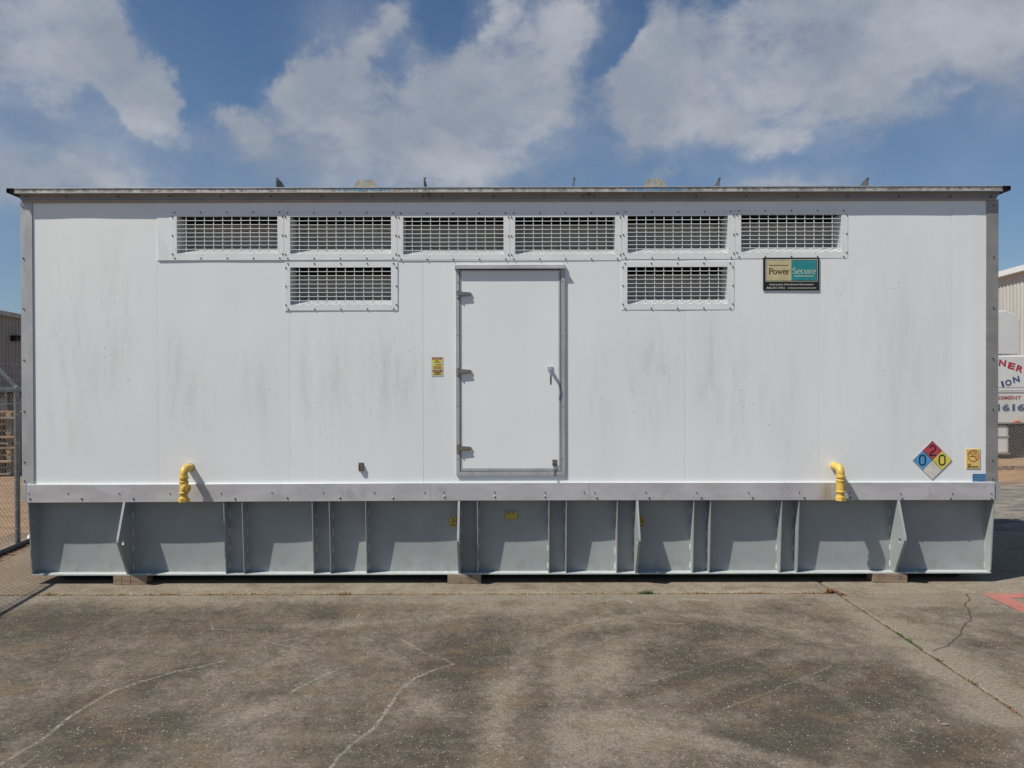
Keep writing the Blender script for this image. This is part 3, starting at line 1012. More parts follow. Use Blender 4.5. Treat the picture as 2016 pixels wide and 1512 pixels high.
for x in (X0, X1 - .01): mb.box(x, x + .01, YP + .021, DEP - .1, z_bot + .012, z_top)
mb.box(X0, X1, DEP - .1, DEP - .09, z_bot + .012, z_top); mb.box(X0 + .01, X1 - .01, YP + .21, DEP - .1, z_bot + .02, z_bot + .03)
mb.build('tank_shell', 'grey_paint', base)
mb = MB(); mb.box(X0 + .2, X1 - .2, YP + .12, YP + .16, .002, z_bot + .012); mb.build('light_blocker', 'underside', base)  # added near-black board, blocks light from behind under the base
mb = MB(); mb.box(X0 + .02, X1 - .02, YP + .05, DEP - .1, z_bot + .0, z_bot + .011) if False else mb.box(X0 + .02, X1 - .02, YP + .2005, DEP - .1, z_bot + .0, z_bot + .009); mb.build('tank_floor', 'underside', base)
# stitch welds at the fins; at the end plates pale strips imitate sunlit slots
mb = MB()
for i, x in enumerate(allx):
    for s in (-1, 1):
        if (i == 0 and s < 0) or (i == len(allx) - 1 and s > 0): continue
        th = .011 if any(abs(x - W(p, 1060, YP - .12).x) < .001 for p in lugs) else .004
        zz = z_bot + .02 + random.uniform(0, .03)
        while zz < z_top - .1:
            L = random.uniform(.05, .075)
            cx = x + s * (th + .003)
            mb.faces([(cx - s * .004, YP - .008, zz), (cx + s * .005, YP - .001, zz), (cx - s * .004, YP - .008, zz + L), (cx + s * .005, YP - .001, zz + L)], [(0, 1, 3, 2)])
            zz += .16 + random.uniform(0, .03)
stuff(mb.build('weld_and_lit_slot', 'weld_lit_slot', base, fix=False))

# timbers under the base
for i, (pa, pb, lab) in enumerate([(221, 287, 'short weathered timber block under the left end of the grey base'),
                                   (881, 947, 'dark stained timber block under the middle of the grey base'),
                                   (1721, 1788, 'plain brown timber block under the right end of the grey base')]):
    yb = YP - FIN_BOT - .022
    a = W(pa, 1142, yb).x; b = W(pb, 1142, yb).x
    mb = MB()
    if i == 0:
        e = [0, .26, .52, 1.0]; t = thing('timber_block', ((a + b) / 2, yb + .5, 0), lab, 'timber block', 'timber blocks carrying the grey base')
        for u, v in zip(e[:-1], e[1:]):
            mb = MB(); mb.box(a + (b - a) * u + .0015, a + (b - a) * v - .0015, yb + random.uniform(0, .006), yb + .15, .001, z_bot - .001)
            mb.build('timber', 'block_wood', t, bevel=.003)
    else:
        mb.box(a, b, yb, yb + .15, .001, z_bot - .001)
        o = mb.build('timber_block', 'block_wood', bevel=.003)
        tag(o, lab, 'timber block', 'timber blocks carrying the grey base')

# ------------------------------------------------------------------ enclosure
enc = thing('generator_enclosure', (0, DEP / 2, z_top), 'long white panelled generator enclosure standing on a grey steel base', 'generator enclosure')
zT = W(1008, 396, 0).z; zB = W(1008, 953, 0).z
XL, XR = W(66.5, 700).x, W(1940, 700).x
OPEN_TOP = [(349.5, 427, 547.5, 499), (572, 427.5, 770.5, 499.5), (794, 428.5, 991.5, 501), (1014, 428, 1211, 500.5), (1235, 425.5, 1432.5, 498), (1458, 423.5, 1655.5, 496)]
OPEN_LOW = [(572, 527, 770.5, 600), (1234.5, 526, 1432, 598.5)]


def rect(o):
    a = W(o[0], o[1]); b = W(o[2], o[3]); return a.x, b.x, b.z, a.z


holes = [rect(o) for o in OPEN_TOP + OPEN_LOW]
door_hole = (W(905, 700).x, W(1104, 700).x, W(1008, 928).z, W(1008, 530).z)


def panel(x0, x1, z0, z1, yoff, hl, bulge=0.0):
    xs = sorted({x0, x1, *[h[i] for h in hl for i in (0, 1) if x0 < h[i] < x1]})
    zs = sorted({z0, z1, *[h[i] for h in hl for i in (2, 3) if z0 < h[i] < z1]})
    mb = MB()
    inside = lambda cx, cz: any(h[0] < cx < h[1] and h[2] < cz < h[3] for h in hl)
    if bulge and len(xs) == 2 and len(zs) == 2:
        n, m_ = 20, 26
        pts = []; fs = []
        ph = random.uniform(0, 6)
        for j in range(m_ + 1):
            for i in range(n + 1):
                u = i / n; v = j / m_
                e = math.sin(PI * u) * (.55 + .45 * math.sin(PI * min(1, v * 1.2)))
                rip = .25 * math.sin(2 * PI * u * 1.5 + ph) * math.sin(PI * u)
                pts.append((x0 + (x1 - x0) * u, yoff - bulge * (e + rip), z0 + (z1 - z0) * v))
        for j in range(m_):
            for i in range(n):
                q = j * (n + 1) + i; fs.append((q, q + 1, q + n + 2, q + n + 1))
        mb.faces(pts, fs)
        # returns
        for (u0, u1, s) in ((x0, x0, 0), (x1, x1, 0)):
            mb.poly([(u0, yoff, z0), (u0, yoff + .012, z0), (u0, yoff + .012, z1), (u0, yoff, z1)])
        mb.poly([(x0, yoff + .012, z0), (x1, yoff + .012, z0), (x1, yoff + .012, z1), (x0, yoff + .012, z1)])
        return mb
    if bulge:
        xs = sorted(set(xs) | {x0 + (x1 - x0) * i / 16 for i in range(17)}); zs = sorted(set(zs) | {z0 + (z1 - z0) * i / 20 for i in range(21)})
    off_ = lambda x, z: yoff - bulge * math.sin(PI * (x - x0) / (x1 - x0)) * (.55 + .45 * math.sin(PI * min(1, 1.2 * (z - z0) / (z1 - z0))))
    for a, b in zip(xs[:-1], xs[1:]):
        for c, d in zip(zs[:-1], zs[1:]):
            if inside((a + b) / 2, (c + d) / 2): continue
            mb.poly([(a, off_(a, c), c), (b, off_(b, c), c), (b, off_(b, d), d), (a, off_(a, d), d)])
            mb.poly([(a, yoff + .012, c), (a, yoff + .012, d), (b, yoff + .012, d), (b, yoff + .012, c)])
            # side walls where the neighbour is open
            for (px_, pz_, q) in (((a - 1e-3), (c + d) / 2, ((a, c), (a, d))), ((b + 1e-3), (c + d) / 2, ((b, c), (b, d))),
                                  ((a + b) / 2, c - 1e-3, ((a, c), (b, c))), ((a + b) / 2, d + 1e-3, ((a, d), (b, d)))):
                if inside(px_, pz_) or not (x0 < px_ < x1 and z0 < pz_ < z1):
                    (ax, az_), (bx, bz_) = q
                    mb.poly([(ax, yoff, az_), (bx, yoff, bz_), (bx, yoff + .012, bz_), (ax, yoff + .012, az_)])
    return mb


zs_ = W(1008, 512.5).z
sx = lambda p: W(p, 700).x
g_ = .0008
PAN = [(66.5, 311, zB, zT, .0, .005), (1612, 1873, zB, zT, -.0048, .004), (1873, 1940, zB, zT, -.0058, .002),
       (311, 570, zB, zs_, -.0008, .003), (570, 833, zB, zs_, -.0016, .003), (833, 1112, zB, zs_, -.0024, 0), (1112, 1348, zB, zs_, -.0032, .003), (1348, 1612, zB, zs_, -.0040, .003),
       (311, 570, zs_, zT, -.0045, 0), (570, 830, zs_, zT, -.0050, 0), (830, 1091, zs_, zT, -.0052, 0), (1091, 1350, zs_, zT, -.0054, 0), (1350, 1612, zs_, zT, -.0056, 0)]
for (a, b, z0, z1, yo, bu) in PAN:
    x0, x1 = sx(a) + g_, sx(b) - g_
    hl = [h for h in holes + [door_hole] if h[1] > x0 and h[0] < x1 and h[3] > z0 and h[2] < z1]
    hl2 = hl
    mb = panel(x0, x1, z0 + .0005, z1 - .0005, yo, hl2, bu)
    mb.build('wall_panel', 'white_panel', enc, smooth=bool(bu and not hl2), fix=False)
# bulged upper right area: panel with vent corner is flat, the free piece right of it bows
# folded lip at the left end of the louvre strip
mb = MB(); a = W(312, 512, -.006); b = W(338, 512, -.006)
mb.faces([(a.x, -.001, a.z + .43), (b.x, -.0065, b.z + .43), (b.x, -.0065, b.z), (a.x, -.013, a.z), (a.x, -.001, a.z), ], [(0, 1, 2, 3), (0, 3, 4)])
mb.faces([(a.x, -.0120, a.z), (sx(1500), -.0072, a.z), (sx(1500), -.0072, a.z - .004), (a.x, -.0120, a.z - .004), (a.x, -.003, a.z - .004), (sx(1500), -.003, a.z - .004)], [(0, 1, 2, 3), (3, 2, 5, 4)])
mb.build('folded_lip', 'white_paint', enc, fix=False)

# corner trims, sides, rear, roof
for (a, b) in ((W(43.5, 600).x, XL), (XR, W(1963.5, 600).x)):
    mb = MB(); mb.box(a, b, -.012, .035, zB - .0, zT); mb.build('corner_trim', 'aluminium' if a < 0 else 'aluminium_dull', enc, bevel=.0015)
XSL, XSR = W(45, 700).x, W(1962, 700).x
for s, x in ((-1, XSL), (1, XSR)):
    for k in range(4):
        y0 = .036 + (DEP - .072) * k / 4; y1 = .036 + (DEP - .072) * (k + 1) / 4
        mb = MB(); mb.box(x + (.004 if s < 0 else -.014), x + (.014 if s < 0 else -.004), y0 + .001, y1 - .001, zB, zT); mb.build('wall_panel', 'white_paint', enc)
mb = MB(); mb.box(XSL + .004, XSR - .004, DEP - .012, DEP, zB, zT); mb.build('rear_wall', 'white_paint', enc)
mb = MB(); mb.box(XSL + .015, XSR - .015, .05, DEP - .013, zB - .05, zB - .03); mb.build('floor_plate', 'grey_paint', enc)

# skirt trim along the foot of the walls: three lengths
zs0 = W(1008, 985.5, -.03).z; zs1 = W(1008, 951, -.03).z
for (a, b, dz_) in ((51, 847.5, -.010), (847.5, 1160.5, .0), (1160.5, 1959.5, -.007)):
    xa_, xb_ = W(a, 970, -.03).x, W(b, 970, -.03).x
    mb = MB(); mb.box(xa_ + .0008, xb_ - .0008, -.03, -.022, zs0, zs1)
    if dz_:
        # outer lengths sag a touch towards their free end
        s_ = -1 if a < 800 else 1
        mb.v = [(x, y, z + dz_ * (((x - xb_) / (xa_ - xb_)) if s_ < 0 else ((x - xa_) / (xb_ - xa_)))) for (x, y, z) in mb.v]
    mb.build('skirt_trim', 'aluminium_trim', enc, bevel=.001)
    mb = MB(); mb.box(xa_, xb_, -.022, .03, zs1 - .008, zs1 - .003); mb.build('skirt_ledge', 'white_paint', enc)
for (a, b) in ((W(44, 970, .0).x, W(53, 970, .0).x), (W(1957, 970, .0).x, W(1968.5, 970, .0).x)):
    mb = MB(); mb.box(a, b, -.018, DEP, zs0 - .004, zs1 - .004); mb.build('side_skirt', 'aluminium', enc, bevel=.001)
mb = MB(); mb.box(W(53, 970).x, W(1957, 970).x, -.020, .11, z_top + .0005, zs0 + .02); mb.build('sill_channel', 'dark_steel', enc)

# cornice profile (Y, z), then fascia
zr = lambda py, Y: W(1008, py, Y).z
prof = [(-.018, zr(397.5, -.018)), (-.026, zr(392.5, -.026)), (-.020, zr(391.5, -.02)), (-.016, zr(384, -.016)), (-.020, zr(380.5, -.02)), (-.066, zr(379.3, -.066)), (.03, zr(379.0, -.066)), (.03, zr(397.5, -.018))]
for (a, b, ea, eb) in ((30, 844.5, True, False), (844.5, 1160, False, False), (1160, 1972, False, True)):
    xa_, xb_ = W(a, 380, -.05).x, W(b, 380, -.05).x
    # mitred ends follow the cove in plan
    pts = []; n = len(prof)
    for (y, z) in prof:
        t_ = (z - prof[0][1]) / (prof[5][1] - prof[0][1])
        off = .075 * (1 - t_) ** 1.0
        pts.append((xa_ + (off if ea else .0006), y, z))
    for (y, z) in prof:
        t_ = (z - prof[0][1]) / (prof[5][1] - prof[0][1])
        off = .055 * (1 - t_) ** 1.0
        pts.append((xb_ - (off if eb else .0006), y, z))
    fs = [tuple(range(n)), tuple(range(2 * n - 1, n - 1, -1))] + [(i, i + n, (i + 1) % n + n, (i + 1) % n) for i in range(n)]
    mb = MB(); mb.faces(pts, fs); mb.build('cornice', 'aluminium_dull', enc)
    YF = -.082
    mb = MB(); xa2, xb2 = W(a, 374, YF).x, W(b, 374, YF).x
    mb.box(xa2 + .0006, xb2 - .0006, YF, YF + .012, zr(377.6, YF), zr(370.5, YF)); mb.build('fascia', 'galvanised', enc)
    mb = MB(); mb.box(xa2 + .0006, xb2 - .0006, YF - .006, YF + .05, zr(370.2, YF), zr(368.4, YF)); mb.build('drip_edge', 'aluminium', enc, bevel=.001)
    mb = MB(); mb.box(xa2 + .0006, xb2 - .0006, YF - .003, YF + .002, zr(379.0, YF), zr(377.8, YF)); mb.build('fascia_lip', 'aluminium', enc)
xr0, xr1 = W(30, 374, -.08).x, W(1972, 374, -.08).x
mb = MB(); mb.box(xr0, xr1, -.068, DEP + .07, zr(377, -.07), zr(370.4, -.08)); mb.build('roof_sheet', 'galvanised', enc)
# side gutters: dark troughs past the mitres, near-black sheet imitates the shaded inside
for s, xi, xo in ((-1, W(30, 374, -.05).x, W(14, 374, -.05).x), (1, W(1972, 374, -.05).x, W(1988.5, 374, -.05).x)):
    zt_ = zr(368.8, -.05); mb = MB(); zl = zr(377.5, -.05); zc = zr(384, -.05)
    for q in (0,):
        P = [(xi, zt_ - .004), (xo, zt_ - .004), (xo, zt_), (xi, zt_)]
        mb.prism([(x, -.05, z) for x, z in P], (0, DEP + .1, 0))
        P = [(xo, zt_), (xo - s * .003, zt_), (xo - s * .003, zl + .001), (xo, zl)]
        mb.prism([(x, -.05, z) for x, z in P], (0, DEP + .1, 0))
        P = [(xo, zl), (xi, zc), (xi, zc + .004), (xo, zl + .004)]
        mb.prism([(x, -.05, z) for x, z in P], (0, DEP + .1, 0))
        x2 = xi - s * .028; x3 = xi - s * .060
        P = [(xi, zc), (x2, zc - .012), (x3, zr(397, -.02)), (x3, zr(393, -.02)), (xi, zt_ - .01)]
        mb.prism([(x, -.012, z) for x, z in P], (0, DEP + .03, 0))
        mb.prism([(x, -.02, z) for x, z in [(xi, zt_ - .005), (xo - s * .004, zt_ - .005), (xo - s * .004, zl + .005), (xi, zc + .005)]], (0, .01, 0))
    mb.build('side_gutter', 'gutter_dark_shade', enc)
for o_, xx in ((OPEN_TOP, 0),):
    pass
# lifting plates on the roof
for px in (721, 1289.5):
    c = W(px, 367, -.03); top = zr(353.5 if px < 1000 else 353.8, -.03)
    P = [(-.125, 0), (-.092, .040), (-.075, top - c.z), (.07, top - c.z), (.088, .046), (.125, 0)]
    outl = [Vector((c.x + a, -.03, c.z - .012 + (b if b == 0 else b + .012))) for a, b in P]
    hc = Vector((c.x, -.03, W(px, 361.5, -.03).z)); r = .0135; th = .015
    angs = sorted([2 * PI * k / 24 for k in range(24)] + [math.atan2(p.z - hc.z, p.x - hc.x) % (2 * PI) for p in outl])
    def hit(ang):
        best = None
        for a, b in zip(outl, outl[1:] + outl[:1]):
            e = b - a; dX, dZ = math.cos(ang), math.sin(ang); den = dX * e.z - dZ * e.x
            if abs(den) < 1e-9: continue
            t = ((a.x - hc.x) * e.z - (a.z - hc.z) * e.x) / den; u = ((a.x - hc.x) * dZ - (a.z - hc.z) * dX) / den
            if t > 0 and -1e-6 <= u <= 1 + 1e-6 and (best is None or t < best): best = t
        return Vector((hc.x + math.cos(ang) * best, hc.y, hc.z + math.sin(ang) * best))
    M = len(angs); pts = []; fs = []
    for sy in (0, th):
        pts += [hit(a) + Vector((0, sy, 0)) for a in angs] + [hc + Vector((r * math.cos(a), sy, r * math.sin(a))) for a in angs]
    for k in range(M):
        j = (k + 1) % M
        fs += [(k, j, M + j, M + k), (2 * M + j, 2 * M + k, 3 * M + k, 3 * M + j), (j, k, 2 * M + k, 2 * M + j), (M + k, M + j, 3 * M + j, 3 * M + k)]
    mb = MB(); mb.faces(pts, fs); mb.build('roof_lug', 'lug_steel', enc)
    mb = MB(); cc = W(713 if px < 1000 else 1290, 376.2, -.0835)
    text_mesh(mb, '!!FOR ENCLOSURE LIFTING ONLY!!', (cc.x, -.0835, cc.z), .027, width=.56, bold=.02)
    mb.build('stencil_lettering', 'stencil_blue', enc, fix=False)
# upright fins across the roof
for px in (544.5, 834.5, 1129.5, 1415, 1706.5):
    c = W(px, 368, -.02); h = .088
    mb = MB(); y0 = -.02
    P = [(y0, -.01), (y0 - .004, h), (y0 + (.16 if px < 1000 else .03), h), (y0 + (.52 if px < 1000 else .36), .0), (y0 + (.52 if px < 1000 else .36), -.01)]
    mb.prism([(c.x, y, c.z + z) for y, z in P], (.006, 0, 0))
    mb.prism([(c.x, y0 - .004, c.z + h), (c.x + (.028 if px < 1000 else .018), y0 - .004, c.z + h), (c.x + .004, y0 - .004, c.z + h - .05), (c.x, y0 - .004, c.z + h - .05)], (0, .006, 0))
    mb.build('roof_fin', 'fin_metal', enc)


# screws and bolts -------------------------------------------------
def screws(pts, parent, r=.0075, h=.009, name='screw', mat='black_screw', y=-.001):
    mb = MB()
    for p in pts:
        mb.lathe((p.x, p.y + .001, p.z), (0, -1, 0), [(0, r), (h * .6, r), (h, r * .6)], 8)
    ob = mb.build(name, mat, parent)
    return stuff(ob)


pts = [W(x, 387, -.03) for x in (53, 132, 234, 335, 435, 534, 633, 733, 833, 871, 972, 1071, 1147, 1170, 1269, 1370, 1469, 1569, 1668, 1769, 1870, 1950)]
screws(pts, enc, name='cornice_screws')
pts = [W(x, 970 + (2 if x < 500 or x > 1700 else (-1 if 860 < x < 1155 else 0)), -.03) for x in (56, 133, 234, 334, 435, 535, 636, 737, 836, 874, 974, 1073, 1150, 1171, 1272, 1372, 1474, 1574, 1674, 1774, 1876, 1953)]
screws(pts, enc, .006, .008, 'skirt_screws')
pts = [W(x, 981 + (1 if x < 500 or x > 1700 else (-3 if 860 < x < 1155 else -1)), -.03) for x in (58, 160, 262, 462, 565, 669, 773, 875, 974, 1073, 1175, 1278, 1381, 1482, 1584, 1674, 1777, 1873, 1953)]
screws(pts, enc, .0105, .009, 'skirt_bolts', 'bolt_steel')
pts = [W(47.5, y, -.012) for y in (409, 509, 608, 709, 810, 910, 947)] + [W(1955, y, -.012) for y in (405, 506, 606, 706, 806, 906, 944)]
screws(pts, enc, .0075, .01, 'corner_screws')


# vents --------------------------------------------------------------
def make_vent(o, frame):
    x0, x1, z0, z1 = rect(o)
    f0, f1, fz0, fz1 = rect(frame)
    yf = -.0085
    mb = MB()
    th = .0035
    for (a, b, c, d) in ((f0, x0, fz0, fz1), (x1, f1, fz0, fz1), (x0, x1, fz0, z0), (x0, x1, z1, fz1)):
        mb.box(a, b, yf, yf + th, c, d)
    ob = mb.build('vent', 'white_paint', enc, origin=((x0 + x1) / 2, yf, z0))
    # grille of welded bars
    mb = MB(); wx, wz = x1 - x0, z1 - z0
    for k in range(1, 11):
        x = x0 + wx * k / 11; mb.box(x - .0029, x + .0029, -.0025, .0015, z0 - .004, z1 + .004)
    for k in range(1, 9):
        z = z0 + wz * k / 9; mb.box(x0 - .004, x1 + .004, -.0070, -.0026, z - .0028, z + .0028)
    mb.build('grille', 'white_paint', ob)
    # hood behind: sloped sill, side cheeks, back sheet, dark duct above
    d = .24; e = .002
    mb = MB().mat('white_paint')
    mb.poly([(x0, .002, z0 - e), (x1, .002, z0 - e), (x1, .10, z0 + .052), (x0, .10, z0 + .052)])
    mb.poly([(x0, .10, z0 + .052), (x1, .10, z0 + .052), (x1, d, z0 + .066), (x0, d, z0 + .066)])
    mb.mat('duct_grey')
    zb = z0 + (z1 - z0) * .88
    mb.poly([(x0, d, z0 + .066), (x1, d, z0 + .066), (x1, d - .02, zb), (x0, d - .02, zb)])
    for x in (x0 - e, x1 + e):
        mb.mat('white_paint')
        mb.poly([(x, .0, z0 - .01), (x, d + .02, z0 - .01), (x, d + .02, z1 + .01), (x, .0, z1 + .01)])
    mb.mat('duct_dark')
    mb.poly([(x0, d + .2, zb - .1), (x1, d + .2, zb - .1), (x1, d + .2, z1 + .2), (x0, d + .2, z1 + .2)])
    mb.poly([(x0, .012, z1 + .002), (x1, .012, z1 + .002), (x1, d + .2, z1 + .06), (x0, d + .2, z1 + .06)])
    mb.poly([(x0, d - .02, zb), (x1, d - .02, zb), (x1, d + .2, zb - .02), (x0, d + .2, zb - .02)])
    for x in (x0 - e, x1 + e):
        mb.poly([(x, d, zb - .1), (x, d + .2, zb - .1), (x, d + .2, z1 + .1), (x, d, z1 + .1)])
    mb.build('vent_hood', None, ob, fix=False)
    pts = []
    for k in range(5):
        x = f0 + .035 + (f1 - f0 - .075) * k / 4
        pts += [Vector((x, yf, fz1 - .016)), Vector((x, yf, fz0 + .014))]
    for k in range(3):
        z = fz0 + .055 + (fz1 - fz0 - .11) * k / 2
        pts += [Vector((f0 + .013, yf, z)), Vector((f1 - .013, yf, z))]
    screws(pts, ob, .0072, .0085, 'vent_screws')
    pts = []
    for k in range(5):
        x = x0 + .025 + (x1 - x0 - .05) * k / 4
        pts += [Vector((x, yf, z0 - .018))]
    for k in range(3):
        z = z0 + .04 + (z1 - z0 - .08) * k / 2
        pts += [Vector((x0 - .016, yf, z)), Vector((x1 + .016, yf, z))]
    screws(pts, ob, .0035, .002, 'vent_rivets', 'bolt_steel')
    return ob


edges = [338, 560, 782.5, 1004, 1223.5, 1446.5, 1668]
for i, o in enumerate(OPEN_TOP):
    make_vent(o, (edges[i] + .3, o[1] - 10.5, edges[i + 1] - .3, o[3] + 12.3))
make_vent(OPEN_LOW[0], (561, 516.5, 783.5, 611)); make_vent(OPEN_LOW[1], (1223, 515.5, 1444.5, 609.5))

# door ------------------------------------------------------------------
dx0, dx1, dz0, dz1 = W(898, 700).x, W(1112, 700).x, W(1008, 935.5).z, W(1008, 531).z
mb = MB(); fw = .034; yf = -.022
mb.prism([(dx0, yf, dz0), (dx0 + fw, yf, dz0 + fw * 1.1), (dx0 + fw, yf, dz1), (dx0, yf, dz1)], (0, .021, 0))
mb.prism([(dx1, yf, dz0), (dx1 - fw, yf, dz0 + fw * 1.1), (dx1 - fw, yf, dz1), (dx1, yf, dz1)], (0, .021, 0))
mb.prism([(dx0 + .0015, yf, dz0), (dx1 - .0015, yf, dz0), (dx1 - fw - .001, yf, dz0 + fw * 1.1), (dx0 + fw + .001, yf, dz0 + fw * 1.1)], (0, .021, 0))
dframe = mb.build('door_frame', 'aluminium', enc)
mb = MB(); hx0, hx1 = W(895.5, 527).x, W(1112, 527).x; hz = W(1008, 530.5).z
mb.box(hx0, hx1, -.055, -.0, hz, hz + .012); mb.box(hx0, hx1, -.030, -.0, hz + .012, hz + .040)
mb.build('door_hood', 'aluminium', enc, bevel=.001)
mb = MB(); mb.box(dx0 + fw, dx1 - fw, .006, .012, dz0 + fw, dz1); mb.build('door_seal', 'rubber_gap', enc)
lx0, lx1, lz0, lz1 = W(909, 700).x, W(1100, 700).x, W(1008, 922).z, W(1008, 534).z
mb = MB(); mb.box(lx0, lx1, -.012, .004, lz0, lz1)
door = mb.build('door', 'white_panel', enc, bevel=.002)
mb = MB(); b_ = .015
for (a, b, c, d) in ((lx0 - b_, lx0 - .0005, lz0 - b_ - .008, lz1 + .009), (lx1 + .0005, lx1 + b_, lz0 - b_ - .008, lz1 + .009), (lx0, lx1, lz0 - b_ - .008, lz0 - .0005), (lx0, lx1, lz1 + .0005, lz1 + .009)):
    mb.box(a, b, -.0145, .003, c, d)
mb.build('door_edge', 'aluminium', door)
for py in (579, 731.5, 883):
    c = W(903, py, -.022)
    mb = MB()
    mb.prism([(c.x - .020, -.023, c.z - .042), (c.x + .012, -.023, c.z - .042), (c.x + .012, -.023, c.z + .042), (c.x - .020, -.023, c.z + .042)], (0, -.006, 0))
    mb.tube([(c.x + .002, -.036, c.z - .03), (c.x + .002, -.036, c.z + .03)], .010, 10)
    o2 = []
    for k in range(9):
        a = -PI / 2 + PI * k / 8
        o2.append((c.x + .108 + .020 * math.cos(a), -.0145, c.z + .018 * math.sin(a)))
    mb.prism([(c.x + .004, -.0145, c.z - .026)] + o2 + [(c.x + .004, -.0145, c.z + .026)], (0, -.012, 0))
    mb.prism([(c.x + .01, -.027, c.z - .016), (c.x + .10, -.027, c.z - .008), (c.x + .10, -.027, c.z + .008), (c.x + .01, -.027, c.z + .016)], (0, -.016, 0))
    for zz in (-.034, .034): mb.lathe((c.x - .008, -.028, c.z + zz), (0, -1, 0), [(0, .007), (.006, .007), (.008, .004)], 10)
    mb.build('hinge', 'stainless', door, bevel=.0012)
c = W(1083, 727, -.012)
mb = MB(); mb.mat('chrome')
mb.prism([(c.x - .026, -.0125, c.z + .026), (c.x + .026, -.0125, c.z + .026), (c.x + .024, -.0125, c.z - .01), (c.x + .010, -.0125, c.z - .04), (c.x - .010, -.0125, c.z - .04), (c.x - .024, -.0125, c.z - .01)], (0, -.008, 0))
mb.lathe((c.x, -.02, c.z + .002), (0, -1, 0), [(0, .019), (.03, .016), (.05, .014), (.058, .009)], 16)
mb.tube([(c.x - .002, -.062, c.z + .006), (c.x + .001, -.075, c.z - .02), (c.x + .003, -.082, c.z - .06)], [.012, .011, .009], 12)
mb.mat('dark_steel'); mb.tube([(c.x + .003, -.082, c.z - .06), (c.x + .004, -.078, c.z - .105), (c.x + .004, -.070, c.z - .150)], [.009, .0095, .008], 12)
mb.build('door_handle', None, door, smooth=True)
c = W(1092, 911, -.0125)
mb = MB(); mb.prism([(c.x - .022, -.0125, c.z - .03), (c.x + .022, -.0125, c.z - .03), (c.x + .022, -.0125, c.z + .03), (c.x - .022, -.0125, c.z + .03)], (0, -.004, 0))
mb.tube([(c.x - .02, -.022, c.z - .005), (c.x + .02, -.022, c.z - .005)], .006, 8)
mb.box(c.x - .006, c.x + .004, -.030, -.024, c.z - .12, c.z - .0)
mb.box(c.x - .014, c.x + .006, -.036, -.024, c.z - .128, c.z - .12)
mb.build('drop_bolt', 'dark_steel', door)
pts = [W(906.5, 527, -.03), W(1003.5, 526.5, -.03), W(1100, 526.5, -.03)]
pts += [W(901, y, -.022) for y in (556, 660, 799, 903)] + [W(1107.5, y, -.022) for y in (554, 660, 799, 903)] + [W(x, 931.5, -.022) for x in (930, 1006, 1080)]
screws(pts, dframe, .0055, .005, 'frame_screws', 'bolt_steel')
# small latch on the wall
c = W(711, 919, 0)
mb = MB(); mb.mat('dark_steel'); mb.box(c.x - .026, c.x + .026, -.006, .0, c.z - .042, c.z + .042)
mb.box(c.x - .02, c.x + .02, -.022, -.006, c.z + .022, c.z + .034)
mb.mat('stainless'); mb.box(c.x - .023, c.x - .013, -.030, -.006, c.z - .03, c.z + .018); mb.box(c.x + .013, c.x + .023, -.030, -.006, c.z - .03, c.z + .018)
mb.mat('scrap_white'); mb.box(c.x - .010, c.x + .010, -.012, -.0062, c.z - .02, c.z + .02)
mb.mat('dark_steel'); mb.box(c.x - .006, c.x + .006, -.026, -.006, c.z - .022, c.z + .010); mb.box(c.x - .015, c.x + .015, -.032, -.024, c.z - .036, c.z - .024)
mb.build('wall_latch', None, enc)


